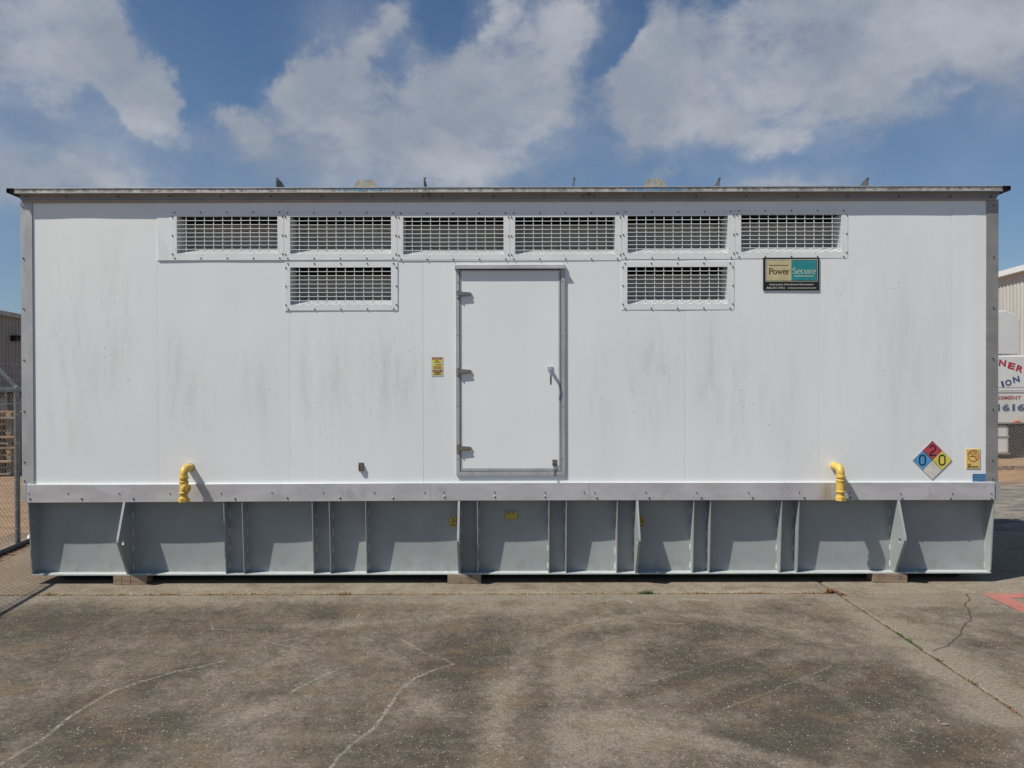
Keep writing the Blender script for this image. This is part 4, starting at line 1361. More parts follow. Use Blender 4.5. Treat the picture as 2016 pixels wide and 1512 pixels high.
# yellow pipes -------------------------------------------------------------
def pipe(px, py, side):
    c = W(px, py, 0); d = .158
    mb = MB(); mb.lathe((c.x, .0, c.z), (0, -1, 0), [(.0, .044), (.004, .043)], 28)
    root = mb.build('outlet_pipe', 'duct_grey', enc)
    # elbow from the wall turning down
    path = [(c.x, .012, c.z), (c.x, -d + .052, c.z)]
    for k in range(1, 9):
        a = PI / 2 * k / 8; path.append((c.x, -d + .052 - .052 * math.sin(a), c.z - .052 + .052 * math.cos(a)))
    path.append((c.x, -d, c.z - .075))
    mb = MB(); mb.tube(path, .0375, 24); mb.build('elbow', 'yellow_paint', root, smooth=True)
    z = c.z - .072
    mb = MB(); mb.lathe((c.x, -d, z), (0, 0, -1), [(-.004, .036), (0, .045), (.020, .045), (.026, .036), (.038, .034), (.044, .044), (.058, .044), (.066, .0385)], 28)
    mb.build('coupling', 'yellow_paint', root, smooth=True)
    mb = MB(); mb.lathe((c.x, -d, z - .066), (0, 0, -1), [(-.002, .040), (.083, .040)], 24)
    ax = Vector((side * .75, -.66, 0)).normalized() if side > 0 else Vector((.55, .83, 0)).normalized()
    if side > 0:
        tc = Vector((c.x, -d, z - .108))
        mb.lathe(tc, ax, [(.0, .036), (.045, .040), (.060, .043)], 24)
        mb.build('tee', 'yellow_paint', root, smooth=True)
        mb = MB(); mb.lathe(tc + ax * .061, ax, [(0, .038), (.006, .036)], 24)
        u = Vector((-ax.y, ax.x, 0)); s = .016; q0 = tc + ax * .067
        zc = Vector((0, 0, 1)); mb.prism([q0 - u * s - zc * s, q0 + u * s - zc * s, q0 + u * s + zc * s, q0 - u * s + zc * s], ax * .016)
        mb.build('plug', 'yellow_paint', root)
    else:
        tc = Vector((c.x, -d, z - .103)); mb.lathe(tc, ax, [(.0, .036), (.045, .040), (.060, .043)], 24)
        mb.build('tee', 'yellow_paint', root, smooth=True)
        mb = MB(); mb.lathe(tc + ax * .061, ax, [(0, .038), (.008, .034)], 24); mb.build('plug', 'yellow_paint', root)
    mb = MB(); mb.lathe((c.x, -d, z - .146), (0, 0, -1), [(0, .040), (.005, .046), (.015, .046), (.021, .036), (.050, .035), (.055, .041), (.066, .041)], 28)
    mb.build('nipple', 'yellow_paint', root, smooth=True)
    zz = z - .210
    mb = MB(); hexa = [(c.x + .053 * math.cos(PI / 3 * k + .3), -d + .053 * math.sin(PI / 3 * k + .3), zz) for k in range(6)]
    mb.prism(hexa, (0, 0, -.034)); mb.build('pipe_cap', 'yellow_paint', root, bevel=.002)
    return root


pipe(374.8, 920, 1); pipe(1641.8, 917.5, -1)


# ------------------------------------------------------------------ signs and stickers
def plate(mb, mat, a, b, c, d, y, th=.0025):
    """rectangle from photo corners (a,b)-(c,d) at depth y"""
    p = W(a, b, 0); q = W(c, d, 0)
    mb.mat(mat); mb.box(p.x, q.x, y, y + th, q.z, p.z)


# company sign, drawn in its own units (0..138 wide, 0..80 high) then placed
S0 = W(1501, 508); S1 = W(1611, 572)
SWID = (S1.x - S0.x) / 138.5; SHEI = (S0.z - S1.z) / 80.0
YS = -.016


def sp(u, v): return (S0.x + u * SWID, S0.z - v * SHEI)


def srect(mb, mat, u0, v0, u1, v1, y, th=.0008):
    x0, z1 = sp(u0, v0); x1, z0 = sp(u1, v1)
    mb.mat(mat); mb.box(x0, x1, y, y + th, z0, z1)


sign = thing('company_sign', (sp(69, 80)[0], YS, sp(69, 80)[1]), 'black framed sign with cream and teal halves reading Power Secure at the upper right', 'sign')
mb = MB(); srect(mb, 'sign_black', 0, 0, 138.5, 80, YS, .006); mb.build('sign_board', None, sign)
mb = MB(); srect(mb, 'sign_edge_light', 6, 4, 134.5, 58.5, YS - .0012); srect(mb, 'sign_black', 7.8, 5.6, 132.8, 57, YS - .0020)
mb.build('sign_border', None, sign)
mb = MB(); srect(mb, 'sign_cream', 8.6, 6.4, 69.3, 56.2, YS - .0030); srect(mb, 'sign_teal', 69.3, 6.9, 131.4, 55.8, YS - .0030)
mb.build('sign_face', None, sign)


def stroke(mb, pts, y, ox, oy, sc):
    """pts (x, y, width) in letter units, baseline up; drawn as a ribbon"""
    P = [Vector((ox + p[0] * sc, oy - p[1] * sc)) for p in pts]; wd = [p[2] * sc / 2 for p in pts]
    L = []; Rr = []
    for i, p in enumerate(P):
        d = (P[min(i + 1, len(P) - 1)] - P[max(i - 1, 0)]).normalized(); n = Vector((-d.y, d.x))
        L.append(p + n * wd[i]); Rr.append(p - n * wd[i])
    q = [sp(a.x, a.y) for a in L] + [sp(a.x, a.y) for a in Rr]; n = len(P)
    mb.faces([(x, y, z) for x, z in q], [(i, i + 1, n + i + 1, n + i) for i in range(n - 1)])


def arc(cx, cy, rx, ry, a0, a1, w0, w1, n=16):
    """width eases between thin (w0) at top/bottom and thick (w1) at the sides"""
    out = []
    for k in range(n + 1):
        a = R(a0 + (a1 - a0) * k / n); out.append((cx + rx * math.cos(a), cy + ry * math.sin(a), w0 + (w1 - w0) * abs(math.cos(a)) ** 1.5))
    return out


T, K = .075, .17   # thin, thick
GL = {
    'P': (.62, [[(.13, 0, K), (.13, 1, K)], [(0, 0, T), (.28, 0, T)][:] and [(0, .03, .06), (.28, .03, .06)], [(0, .97, .06), (.14, .97, .06)], [(.13, .97, T), (.30, .97, T)] + arc(.30, .735, .24, .235, 90, -90, T, K) + [(.13, .50, T)]]),
    'o': (.60, [arc(.29, .33, .235, .31, 0, 360, T, K, 28)]),
    'w': (.88, [[(.02, .64, .06), (.24, .64, .06)], [(.10, .64, K), (.28, .03, .12)], [(.28, .03, T), (.46, .62, T)], [(.40, .64, K), (.60, .03, .12)], [(.60, .03, T), (.78, .64, T)], [(.66, .64, .06), (.86, .64, .06)]]),
    'e': (.54, [[(.07, .38, T), (.48, .38, T)], arc(.28, .33, .215, .31, 10, 320, T, K, 24)]),
    'r': (.44, [[(0, .03, .06), (.28, .03, .06)], [(.13, .03, K), (.13, .64, K)], [(.02, .62, .06), (.13, .62, .06)], [(.15, .48, T), (.24, .60, .09), (.36, .60, .15)]]),
    'S': (.62, [arc(.29, .745, .20, .225, 25, 250, T, K, 16) + [(.30, .50, K + .02)] + arc(.29, .255, .22, .225, 70, -160, T, K, 16), [(.50, .97, .06), (.50, .74, .06)], [(.06, .03, .06), (.06, .27, .06)]]),
    'c': (.52, [arc(.28, .33, .215, .31, 45, 318, T, K, 24)]),
    'u': (.66, [[(0, .62, .06), (.12, .62, .06)], [(.12, .64, K), (.12, .2, K), (.20, .06, .11), (.32, .03, .08), (.48, .12, T)], [(.36, .62, .06), (.48, .62, .06)], [(.49, .64, K), (.49, .03, K)], [(.49, .03, .06), (.62, .03, .06)]]),
}


def serif(mb, txt, y, u, v, height, width):
    tot = sum(GL[c][0] for c in txt); kx = width / tot
    for c in txt:
        adv, sts = GL[c]
        for st in sts:
            if not st: continue
            P = [(p[0] * kx / height, p[1], p[2] * 1.05) for p in st]
            stroke(mb, P, y, u, v, height)
        u += adv * kx


mb = MB(); mb.mat('sign_text_dark'); serif(mb, 'Power', YS - .0046, 13.5, 40.5, 14.5, 50.5)
srect(mb, 'sign_text_dark', 14.5, 18.2, 61.5, 19.2, YS - .0046, .0004)
mb.build('left_word', None, sign, fix=False)
mb = MB(); mb.mat('sign_text_pale'); serif(mb, 'Secure', YS - .0046, 71.8, 40, 15.0, 59)
srect(mb, 'sign_text_pale', 76.8, 44.3, 123.5, 46.3, YS - .0046, .0004)
mb.build('right_word', None, sign, fix=False)
mb = MB(); mb.mat('sign_text_white')
x, z = sp(69.5, 67.5); text_mesh(mb, 'Interactive Distributed Generation', (x, YS - .0016, z), 4.6 * SHEI, width=109 * SWID, shear=.3, bold=.01)
mb.build('tagline', None, sign, fix=False); mb = MB(); mb.mat('sign_text_white')
x, z = sp(31, 75.8); text_mesh(mb, '866-DG SKILL', (x, YS - .0016, z), 4.6 * SHEI, width=47 * SWID, shear=.3, bold=.01)
mb.build('phone_line', None, sign, fix=False); mb = MB(); mb.mat('sign_text_white')
x, z = sp(95, 75.8); text_mesh(mb, 'www.powersecure.com', (x, YS - .0016, z), 4.4 * SHEI, width=70 * SWID, shear=.3, bold=.012)
mb.build('contact_line', None, sign, fix=False)

# fire diamond
c0 = W(1835, 906); YN = -.0105; hw = W(1873.5, 906).x - c0.x
dia = thing('hazard_diamond', (c0.x, YN, c0.z - hw), 'four coloured hazard diamond with digits 2, 0 and 0 near the lower right corner', 'hazard sign')


def diamond(mb, mat, cx, cz, r, y, th=.0005):
    mb.mat(mat); mb.prism([(cx, y, cz - r), (cx + r, y, cz), (cx, y, cz + r), (cx - r, y, cz)], (0, th, 0))


mb = MB(); diamond(mb, 'haz_border', c0.x, c0.z, hw + .004, YN, .002); diamond(mb, 'haz_ink', c0.x, c0.z, hw, YN - .0008); mb.build('backing', None, dia)
r = hw / 2 - .003
for nm, mt, ax_, az_ in (('red_quarter', 'haz_red', 0, 1), ('blue_quarter', 'haz_blue', -1, 0), ('yellow_quarter', 'haz_yellow', 1, 0), ('white_quarter', 'haz_white', 0, -1)):
    mb = MB(); diamond(mb, mt, c0.x + ax_ * hw / 2, c0.z + az_ * hw / 2, r, YN - .0018); mb.build(nm, None, dia)


def ribbon(mb, pts, wd, y):
    P = [Vector(p) for p in pts]; L = []; Q = []
    closed = (P[0] - P[-1]).length < 1e-6
    n = len(P)
    for i, p in enumerate(P):
        a = P[i - 1] if i > 0 else (P[-2] if closed else P[0]); b = P[i + 1] if i < n - 1 else (P[1] if closed else P[-1])
        d = (b - a).normalized(); nn = Vector((-d.y, d.x)) * wd / 2
        L.append(p + nn); Q.append(p - nn)
    mb.faces([(q.x, y, q.y) for q in L] + [(q.x, y, q.y) for q in Q], [(i, i + 1, n + i + 1, n + i) for i in range(n - 1)])


def digit0(mb, cx, cz, w_, h_, wd, y):
    P = []
    rr = w_ / 2
    for k in range(13): a = PI * k / 12; P.append((cx + rr * math.cos(a), cz + h_ / 2 - rr + rr * math.sin(a)))
    for k in range(13): a = PI + PI * k / 12; P.append((cx + rr * math.cos(a), cz - h_ / 2 + rr + rr * math.sin(a)))
    P.append(P[0]); ribbon(mb, P, wd, y)


def digit2(mb, cx, cz, w_, h_, wd, y):
    rr = w_ / 2; P = []
    top = cz + h_ / 2 - rr
    for k in range(15): a = R(165 - 200 * k / 14); P.append((cx + rr * math.cos(a), top + rr * math.sin(a)))
    P += [(cx + rr * .1, cz - h_ * .12), (cx - rr * .85, cz - h_ / 2 + wd * 1.2), (cx - rr, cz - h_ / 2)]
    ribbon(mb, P, wd, y); ribbon(mb, [(cx - rr - wd * .4, cz - h_ / 2), (cx + rr + wd * .2, cz - h_ / 2)], wd, y - .0002)


mb = MB(); mb.mat('haz_ink')
u = .005
digit2(mb, c0.x + 0.3 * u, c0.z + 19.5 * u, 11.5 * u, 19 * u, 2.6 * u, YN - .003)
digit0(mb, c0.x - 19.7 * u, c0.z + .3 * u, 11.3 * u, 19.5 * u, 2.7 * u, YN - .003)
digit0(mb, c0.x + 18.9 * u, c0.z + .3 * u, 11.3 * u, 19.5 * u, 2.7 * u, YN - .003)
mb.build('digits', None, dia, fix=False)

# no smoking plate
nsm = thing('no_smoking_sign', W(1915, 923, -.01), 'yellow no smoking sign with a struck red circle beside the hazard diamond', 'no smoking sign')
mb = MB(); plate(mb, 'smoke_yellow', 1901.5, 883.5, 1929, 922.5, -.0135, .009); mb.build('plate', None, nsm, bevel=.002)
mb = MB(); c = W(1915.2, 897.3); mb.mat('smoke_red'); ys = -.015
ribbon(mb, [(c.x + .053 * math.cos(2 * PI * k / 32), c.z + .053 * math.sin(2 * PI * k / 32)) for k in range(33)], .0085, ys)
ribbon(mb, [(c.x - .036, c.z + .037), (c.x + .037, c.z - .036)], .0085, ys - .0006)
mb.mat('smoke_ink'); ribbon(mb, [(c.x - .036, c.z - .005), (c.x + .018, c.z - .005)], .007, ys + .0004); ribbon(mb, [(c.x + .022, c.z - .005), (c.x + .034, c.z - .005)], .007, ys + .0004)
ribbon(mb, [(c.x + .032, c.z + .002), (c.x + .028, c.z + .014), (c.x + .012, c.z + .016), (c.x - .002, c.z + .026), (c.x + .004, c.z + .036), (c.x + .018, c.z + .036), (c.x + .020, c.z + .026), (c.x + .03, c.z + .02)], .0035, ys + .0004)
for t_, px, py, wd in (('NO', 1907.3, 916.2, .034), ('SMOKING', 1914.5, 920.3, .106)):
    q = W(px, py); text_mesh(mb, t_, (q.x, ys, q.z), .016, width=wd, bold=.03)
mb.build('print', None, nsm, fix=False)
# blue sticker
blu = thing('blue_sticker', W(1928, 952, -.008), 'small blue sticker with pale lettering below the no smoking sign', 'sticker')
mb = MB(); plate(mb, 'sticker_blue', 1914.5, 933, 1942, 949, -.0095, .002); mb.build('plate', None, blu)
mb = MB(); mb.mat('sticker_blue_ink'); q = W(1929, 939.3); text_mesh(mb, 'PowerFab', (q.x, -.0102, q.z), .018, width=.112, shear=.2)
for py, a, b in ((942.6, 1916.5, 1940), (945.3, 1915.5, 1930), (947.3, 1915.5, 1924)):
    p = W(a, py); q = W(b, py); mb.box(p.x, q.x, -.0104, -.0098, p.z, p.z + .0028)
mb.build('print', None, blu, fix=False)
# warning sticker left of the door
wrn = thing('warning_sticker', W(861, 741, -.006), 'yellow and red warning sticker on the white wall left of the door', 'warning sticker')
mb = MB(); plate(mb, 'sticker_paper', 849.5, 702.5, 872.5, 741, -.0050, .0015); mb.build('backing', None, wrn)
mb = MB()
for (mt, a, b, c_, d) in (('sticker_yellow', 851, 704, 869.5, 714.5), ('sticker_red', 851, 704, 869.5, 707.7), ('sticker_yellow', 852, 716.3, 870.5, 726.8), ('sticker_yellow', 852, 728, 871, 738.5), ('sticker_red', 852, 728, 871, 731.8)):
    plate(mb, mt, a, b, c_, d, -.0056 - (.0006 if mt == 'sticker_red' else 0), .0005)
mb.build('label_field', None, wrn)
mb = MB()
for (mt, tx, px, py, h, wd) in (('sticker_paper', 'DANGER', 860.3, 707, .011, .05), ('sticker_ink', 'HIGH', 860.3, 711, .009, .03), ('sticker_ink', 'VOLTAGE', 860.3, 713.9, .009, .056), ('sticker_ink', 'WARNING', 864, 718.6, .009, .062), ('sticker_paper', 'CAUTION', 861.3, 731, .011, .055)):
    mb.mat(mt); q = W(px, py); text_mesh(mb, tx, (q.x, -.0068, q.z), h, width=wd, bold=.02)
mb.mat('sticker_red')
for py in (721.3, 723.6, 725.5): p = W(853.5, py); q = W(869.5, py); mb.box(p.x, q.x, -.0064, -.0060, p.z, p.z + .004)
mb.mat('sticker_ink')
for py, a, b in ((733.6, 853.5, 869.5), (735.6, 857, 866), (737.6, 854.5, 869)): p = W(a, py); q = W(b, py); mb.box(p.x, q.x, -.0064, -.0060, p.z, p.z + .005)
mb.build('print', None, wrn, fix=False)


# hook stickers and tank label on the base plates
def hook_sticker(px, lab):
    y = YP - .0075; a = W(px - 6.7, 1018, y); b = W(px + 6.7, 1036.5, y)
    t = thing('hook_sticker', ((a.x + b.x) / 2, y, b.z), lab, 'sticker', 'hook stickers on the grey base')
    mb = MB(); mb.mat('sticker_brown'); mb.box(a.x, b.x, y, y + .0012, b.z, a.z); mb.mat('sticker_gold'); mb.box(a.x + .003, b.x - .003, y - .0008, y - .0001, b.z + .003, a.z - .003); mb.build('backing', None, t)
    mb = MB(); mb.mat('sticker_ink'); cx = (a.x + b.x) / 2; cz = a.z - .034
    P = [(cx + .000, cz + .024), (cx - .003, cz + .012), (cx + .010, cz + .004), (cx + .015, cz - .008), (cx + .008, cz - .018), (cx - .004, cz - .018), (cx - .012, cz - .010)]
    ribbon(mb, P, .009, y - .0016)
    for k, wd in ((.014, .05), (.007, .038)): mb.box(cx - wd / 2, cx + wd / 2, y - .0016, y - .001, b.z + k, b.z + k + .004)
    mb.build('print', None, t, fix=False)


hook_sticker(892, 'gold hook sticker on the base to the left of the second lifting plate')
hook_sticker(1262.5, 'gold hook sticker on the base to the right of the third lifting plate')
y = YP - .007; a = W(994.5, 1007, y); b = W(1019, 1022.5, y)
t = thing('base_label', ((a.x + b.x) / 2, y, b.z), 'wide gold label with two dark lines of print on the middle of the base', 'label')
mb = MB(); mb.mat('sticker_brown'); mb.box(a.x, b.x, y, y + .0012, b.z, a.z); mb.mat('sticker_gold_pale'); mb.box(a.x + .004, b.x - .004, y - .0008, y - .0001, b.z + .004, a.z - .004)
mb.mat('sticker_gold'); mb.box(a.x + .007, b.x - .007, y - .0013, y - .0009, b.z + .008, b.z + .044); mb.build('backing', None, t)
mb = MB(); mb.mat('sticker_ink'); cx = (a.x + b.x) / 2
for z_, segs in ((a.z - .018, [(-.045, -.012), (-.006, .004), (.012, .042)]), (a.z - .030, [(-.05, -.022), (-.016, -.008), (-.002, .026), (.034, .05)])):
    for p, q in segs: mb.box(cx + p, cx + q, y - .0018, y - .0014, z_, z_ + .007)
mb.build('print', None, t, fix=False)


# ------------------------------------------------------------------ chain link fences
def chain_mesh(P0, P1, z0, z1, pitch=.071, r=.0019, seg=3):
    """zig-zag wires hung side by side from P0 to P1 (2d)"""
    P0, P1 = Vector(P0), Vector(P1); L = (P1 - P0).length; d = (P1 - P0) / L; nrm = Vector((-d.y, d.x))
    n = int(L / (pitch)); rows = int((z1 - z0) / (pitch / 2))
    verts = []; faces = []
    for i in range(n):
        for k in range(rows):
            za = z0 + k * pitch / 2; zb = za + pitch / 2
            s0 = i * pitch + (k % 2) * pitch / 2 * 1.0; s1 = i * pitch + ((k + 1) % 2) * pitch / 2
            for shift in (0, ):
                w0 = .002 if k % 2 else -.002
                for (a0, a1) in ((s0, s1),):
                    A = P0 + d * a0 + nrm * w0; B = P0 + d * a1 - nrm * w0
                    base_ = len(verts)
                    dirv_ = Vector((B.x - A.x, B.y - A.y, zb - za)).normalized()
                    u = dirv_.cross(Vector((nrm.x, nrm.y, 0))).normalized(); v = dirv_.cross(u)
                    for (q, zz) in ((A, za), (B, zb)):
                        for m_ in range(seg):
                            a = 2 * PI * m_ / seg; o = (u * math.cos(a) + v * math.sin(a)) * r
                            verts.append((q.x + o.x, q.y + o.y, zz + o.z))
                    for m_ in range(seg):
                        j = (m_ + 1) % seg; faces.append((base_ + m_, base_ + j, base_ + seg + j, base_ + seg + m_))
    # second family offset by half so diamonds close
    mb = MB(); mb.v = verts; mb.f = faces; mb.mi = [0] * len(faces)
    base_ = len(verts)
    h = [(x + d.x * pitch / 2, y + d.y * pitch / 2, z) for x, y, z in verts]
    # mirrored zig-zag
    verts2 = []; 
    for i in range(n):
        for k in range(rows):
            za = z0 + k * pitch / 2; zb = za + pitch / 2
            s0 = (i + 1) * pitch - (k % 2) * pitch / 2; s1 = (i + 1) * pitch - ((k + 1) % 2) * pitch / 2
            w0 = -.002 if k % 2 else .002
            A = P0 + d * s0 + nrm * w0; B = P0 + d * s1 - nrm * w0
            dirv_ = Vector((B.x - A.x, B.y - A.y, zb - za)).normalized()
            u = dirv_.cross(Vector((nrm.x, nrm.y, 0))).normalized(); v = dirv_.cross(u)
            b0 = len(mb.v)
            for (q, zz) in ((A, za), (B, zb)):
                for m_ in range(seg):
                    a = 2 * PI * m_ / seg; o = (u * math.cos(a) + v * math.sin(a)) * r
                    mb.v.append((q.x + o.x, q.y + o.y, zz + o.z))
            for m_ in range(seg):
                j = (m_ + 1) % seg; mb.f.append((b0 + m_, b0 + j, b0 + seg + j, b0 + seg + m_)); mb.mi.append(0)
    return mb


FX = lambda Y: -6.02 - .14 * (Y + CAM_D - 9.04)      # the left fence line, running back into the yard
fy0, fy1 = -3.2, 6.0
fl = thing('chain_link_fence', (FX(1.86), 1.86, 0), 'galvanised chain link fence with barbed wire running back past the left end of the enclosure', 'fence')
stuff(chain_mesh((FX(fy0), fy0), (FX(fy1), fy1), .05, 1.88, r=.0021).build('chain_mesh', 'wire', fl, fix=False))
for yy in (-3.15, -1.75, 1.86, 5.45):
    mb = MB(); mb.tube([(FX(yy), yy, -.03), (FX(yy), yy, 1.93)], .030, 14); mb.lathe((FX(yy), yy, 1.93), (0, 0, 1), [(0, .032), (.02, .026), (.03, .012)], 14)
    post = mb.build('post', 'galvanised_pipe', fl, smooth=True)
    arm0 = Vector((FX(yy), yy, 1.93)); arm1 = arm0 + Vector((-.29, .02, .30))
    mb = MB(); nv = Vector((0, 1, 0)) * .022
    dd = (arm1 - arm0); uu = Vector((.7, 0, .7)) * .016
    mb.faces([arm0 - nv + uu, arm0 + nv + uu, arm1 + nv * .7 + uu, arm1 - nv * .7 + uu, arm0 - nv - uu, arm0 + nv - uu, arm1 + nv * .7 - uu, arm1 - nv * .7 - uu],
             [(0, 1, 2, 3), (4, 5, 6, 7), (0, 1, 5, 4), (2, 3, 7, 6), (1, 2, 6, 5), (0, 3, 7, 4)])
    mb.build('outrigger_arm', 'galvanised_pipe', post)
    mb = MB()
    for zz in (.2, .55, .9, 1.25, 1.6):
        mb.lathe((FX(yy), yy, zz), (0, 0, 1), [(0, .033), (.006, .033)], 10)
    mb.build('tie_band', 'wire', post)
mb = MB(); mb.tube([(FX(fy0), fy0, 1.90), (FX(fy1), fy1, 1.90)], .021, 12); mb.build('top_rail', 'galvanised_pipe', fl, smooth=True)
mb = MB(); mb.tube([(FX(fy0) + .02, fy0, 1.74), (FX(fy1) + .02, fy1, 1.74)], .004, 6); mb.build('tension_wire', 'wire', fl)
for t_ in (.28, .62, .95):
    mb = MB(); off = Vector((-.29, .02, .30)) * t_
    path = [(FX(yy) + off.x, yy, 1.945 + off.z + .004 * math.sin(yy * 5)) for yy in np.arange(fy0, fy1, .1)]
    mb.tube(path, .0028, 4)
    for yy in np.arange(fy0, fy1, .125):
        q = Vector((FX(yy) + off.x, yy, 1.945 + off.z))
        mb.tube([q + Vector((-.012, -.006, -.012)), q + Vector((.012, .006, .012))], .002, 3); mb.tube([q + Vector((.012, 0, -.012)), q + Vector((-.012, .004, .012))], .002, 3)
    mb.build('barbed_wire', 'barbed', fl, fix=False)
# dark pipe lying along the fence foot, with soil and litter
mb = MB(); mb.tube([(FX(yy) + .10, yy, .035 + .004 * math.sin(yy * 2)) for yy in np.arange(-2.2, 5.5, .3)], .030, 12)
tag(mb.build('ground_pipe', 'plastic_black', smooth=True), 'black plastic pipe lying along the foot of the left fence', 'pipe')
mb = MB(); 
for k in range(260):
    yy = random.uniform(-.2, 3.0); q = Vector((FX(yy) + .20 + random.gauss(0, .05), yy, random.uniform(.0, .02))); a = random.uniform(0, PI); s = random.uniform(.008, .03)
    d1 = Vector((math.cos(a), math.sin(a), random.uniform(-.2, .4))) * s; d2 = Vector((-math.sin(a), math.cos(a), .2)) * s * .5
    mb.faces([q - d1, q + d2, q + d1, q - d2], [(0, 1, 2, 3)])
tag(mb.build('leaf_litter', 'rust_weed', fix=False), 'brown leaf litter gathered along the black pipe at the left fence', 'leaf litter', kind='stuff')
c = G(45, 1064)
mb = MB(); mb.lathe((c.x + .05, c.y + .16, .0), (.3, 1, .12), [(-.08, .04), (-.06, .07), (.05, .075), (.08, .03)], 12)
tag(mb.build('scrap_bottle', 'scrap_white', smooth=True), 'crushed white plastic container lying by the fence post at left', 'plastic container')

# right fence, further back
RFY = 2.03 * FPX / 181 - CAM_D
fr_ = thing('chain_link_fence', (11.5, RFY, 0), 'distant chain link fence in front of the white truck at the right edge', 'fence')
stuff(chain_mesh((8.6, RFY), (15.0, RFY + .4), .04, 1.66, r=.0027).build('chain_mesh', 'wire', fr_, fix=False))
mb = MB(); mb.tube([(8.6, RFY, 1.68), (15, RFY + .4, 1.68)], .014, 10); mb.build('top_rail', 'barbed', fr_)
for xx in (8.6, 11.95, 14.95):
    mb = MB(); mb.tube([(xx, RFY + .04, 0), (xx, RFY + .04, 1.72)], .03, 12); mb.build('post', 'galvanised_pipe', fr_, smooth=True)
mb = MB()
for k in range(420):
    xx = random.uniform(8.6, 15); q = Vector((xx, RFY - .1 + random.gauss(0, .12), random.uniform(0, .05))); a = random.uniform(0, PI); s = random.uniform(.02, .09)
    d1 = Vector((math.cos(a), math.sin(a), random.uniform(-.1, .3))) * s; d2 = Vector((-math.sin(a) * .3, .1, .5)) * s * .6
    mb.faces([q - d1, q + d2, q + d1, q - d2], [(0, 1, 2, 3)])
tag(mb.build('fence_litter', 'lumber_grey', fix=False), 'pale litter and rubble along the foot of the distant fence at right', 'litter', kind='stuff')


# ------------------------------------------------------------------ buildings beyond
def ribbed_wall(P0, P1, z0, z1, pitch, mat, parent, nrm, name='wall_sheet', per=6):
    """standing ribs every pitch along the wall; sheets of `per` ribs are separate parts"""
    P0, P1 = Vector(P0), Vector(P1); L = (P1 - P0).length; d = (P1 - P0) / L; nv = Vector(nrm)
    n = int(L / pitch); k = 0
    while k < n:
        m_ = min(per, n - k); mb = MB(); line = []
        for i in range(m_):
            s = (k + i) * pitch
            for (a, h) in ((0, 0), (.62, 0), (.72, .03), (.9, .03), (1.0, 0)):
                line.append(P0 + d * (s + a * pitch) + nv * h)
        pts = [(q.x, q.y, z0) for q in line] + [(q.x, q.y, z1) for q in line]; m2 = len(line)
        mb.faces(pts, [(i, i + 1, m2 + i + 1, m2 + i) for i in range(m2 - 1)])
        mb.build(name, mat, parent, fix=False)
        k += m_


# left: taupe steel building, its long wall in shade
lb0 = Vector((-20.0, 22.6)); dirb = Vector((-.20, 1)).normalized()
A = lb0 - dirb * 14; B = lb0 + dirb * 26
HL = 4.55
bl = thing('steel_building', (lb0.x - 6, lb0.y + 6, 0), 'taupe ribbed steel building in shade beyond the left fence', 'building')
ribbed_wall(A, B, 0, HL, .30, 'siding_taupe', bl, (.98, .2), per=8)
mb = MB(); nv = Vector((.98, .2))
e = .18
mb.faces([(A.x + nv.x * e, A.y + nv.y * e, HL - .02), (B.x + nv.x * e, B.y + nv.y * e, HL - .02), (B.x + nv.x * e, B.y + nv.y * e, HL + .16), (A.x + nv.x * e, A.y + nv.y * e, HL + .16),
          (A.x, A.y, HL - .02), (B.x, B.y, HL - .02), (B.x - 14, B.y, HL + 1.4), (A.x - 14, A.y, HL + 1.4)], [(0, 1, 2, 3), (0, 1, 5, 4), (3, 2, 6, 7)])
mb.build('eave', 'galvanised', bl, fix=False)
mb = MB(); mb.box(A.x - 14, A.x - .05, A.y - .2, A.y - .0, 0, HL); mb.box(B.x - 14, B.x - .05, B.y, B.y + .2, 0, HL); mb.build('end_wall', 'siding_taupe', bl)
# lamp on that wall
k = (27 - 1008) / FPX; t_ = (k * (lb0.y + CAM_D) - lb0.x) / (dirb.x - k * dirb.y); lp = lb0 + dirb * t_; lz = CAM_H + 80 * (lp.y + CAM_D) / FPX
lamp = thing('wall_lamp', (lp.x + .2, lp.y, lz), 'small black floodlight on the taupe building at the left edge', 'wall lamp')
mb = MB(); mb.box(lp.x + .04, lp.x + .30, lp.y - .32, lp.y + .0, lz - .09, lz + .09); mb.box(lp.x + .04, lp.x + .42, lp.y - .32, lp.y + .40, lz + .09, lz + .13); mb.build('housing', 'plastic_black', lamp)
mb = MB(); mb.prism([(lp.x + .30, lp.y - .02, lz - .11), (lp.x + .42, lp.y + .0, lz - .03), (lp.x + .42, lp.y + .0, lz + .08), (lp.x + .30, lp.y - .02, lz + .08)], (0, .26, 0)); mb.build('lens', 'wall_glass', lamp)

# right: beige steel building, its long wall in the sun
rb0 = Vector((21.9, 25.5)); dirr = Vector((.13, 1)).normalized(); A = rb0 - dirr * 18; B = rb0 + dirr * 24; HR = 6.55
br_ = thing('steel_building', (rb0.x + 6, rb0.y + 5, 0), 'sunlit beige ribbed steel building behind the white truck at right', 'building')
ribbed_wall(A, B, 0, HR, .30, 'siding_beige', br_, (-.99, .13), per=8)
mb = MB(); nv = Vector((-.99, .13)); e = .26
mb.faces([(A.x + nv.x * e, A.y + nv.y * e, HR - .02), (B.x + nv.x * e, B.y + nv.y * e, HR - .02), (B.x + nv.x * e, B.y + nv.y * e, HR + .22), (A.x + nv.x * e, A.y + nv.y * e, HR + .22),
          (A.x, A.y, HR - .02), (B.x, B.y, HR - .02), (B.x + 16, B.y, HR + 1.7), (A.x + 16, A.y, HR + 1.7)], [(0, 1, 2, 3), (0, 1, 5, 4), (3, 2, 6, 7)])
mb.build('eave', 'white_paint', br_, fix=False)
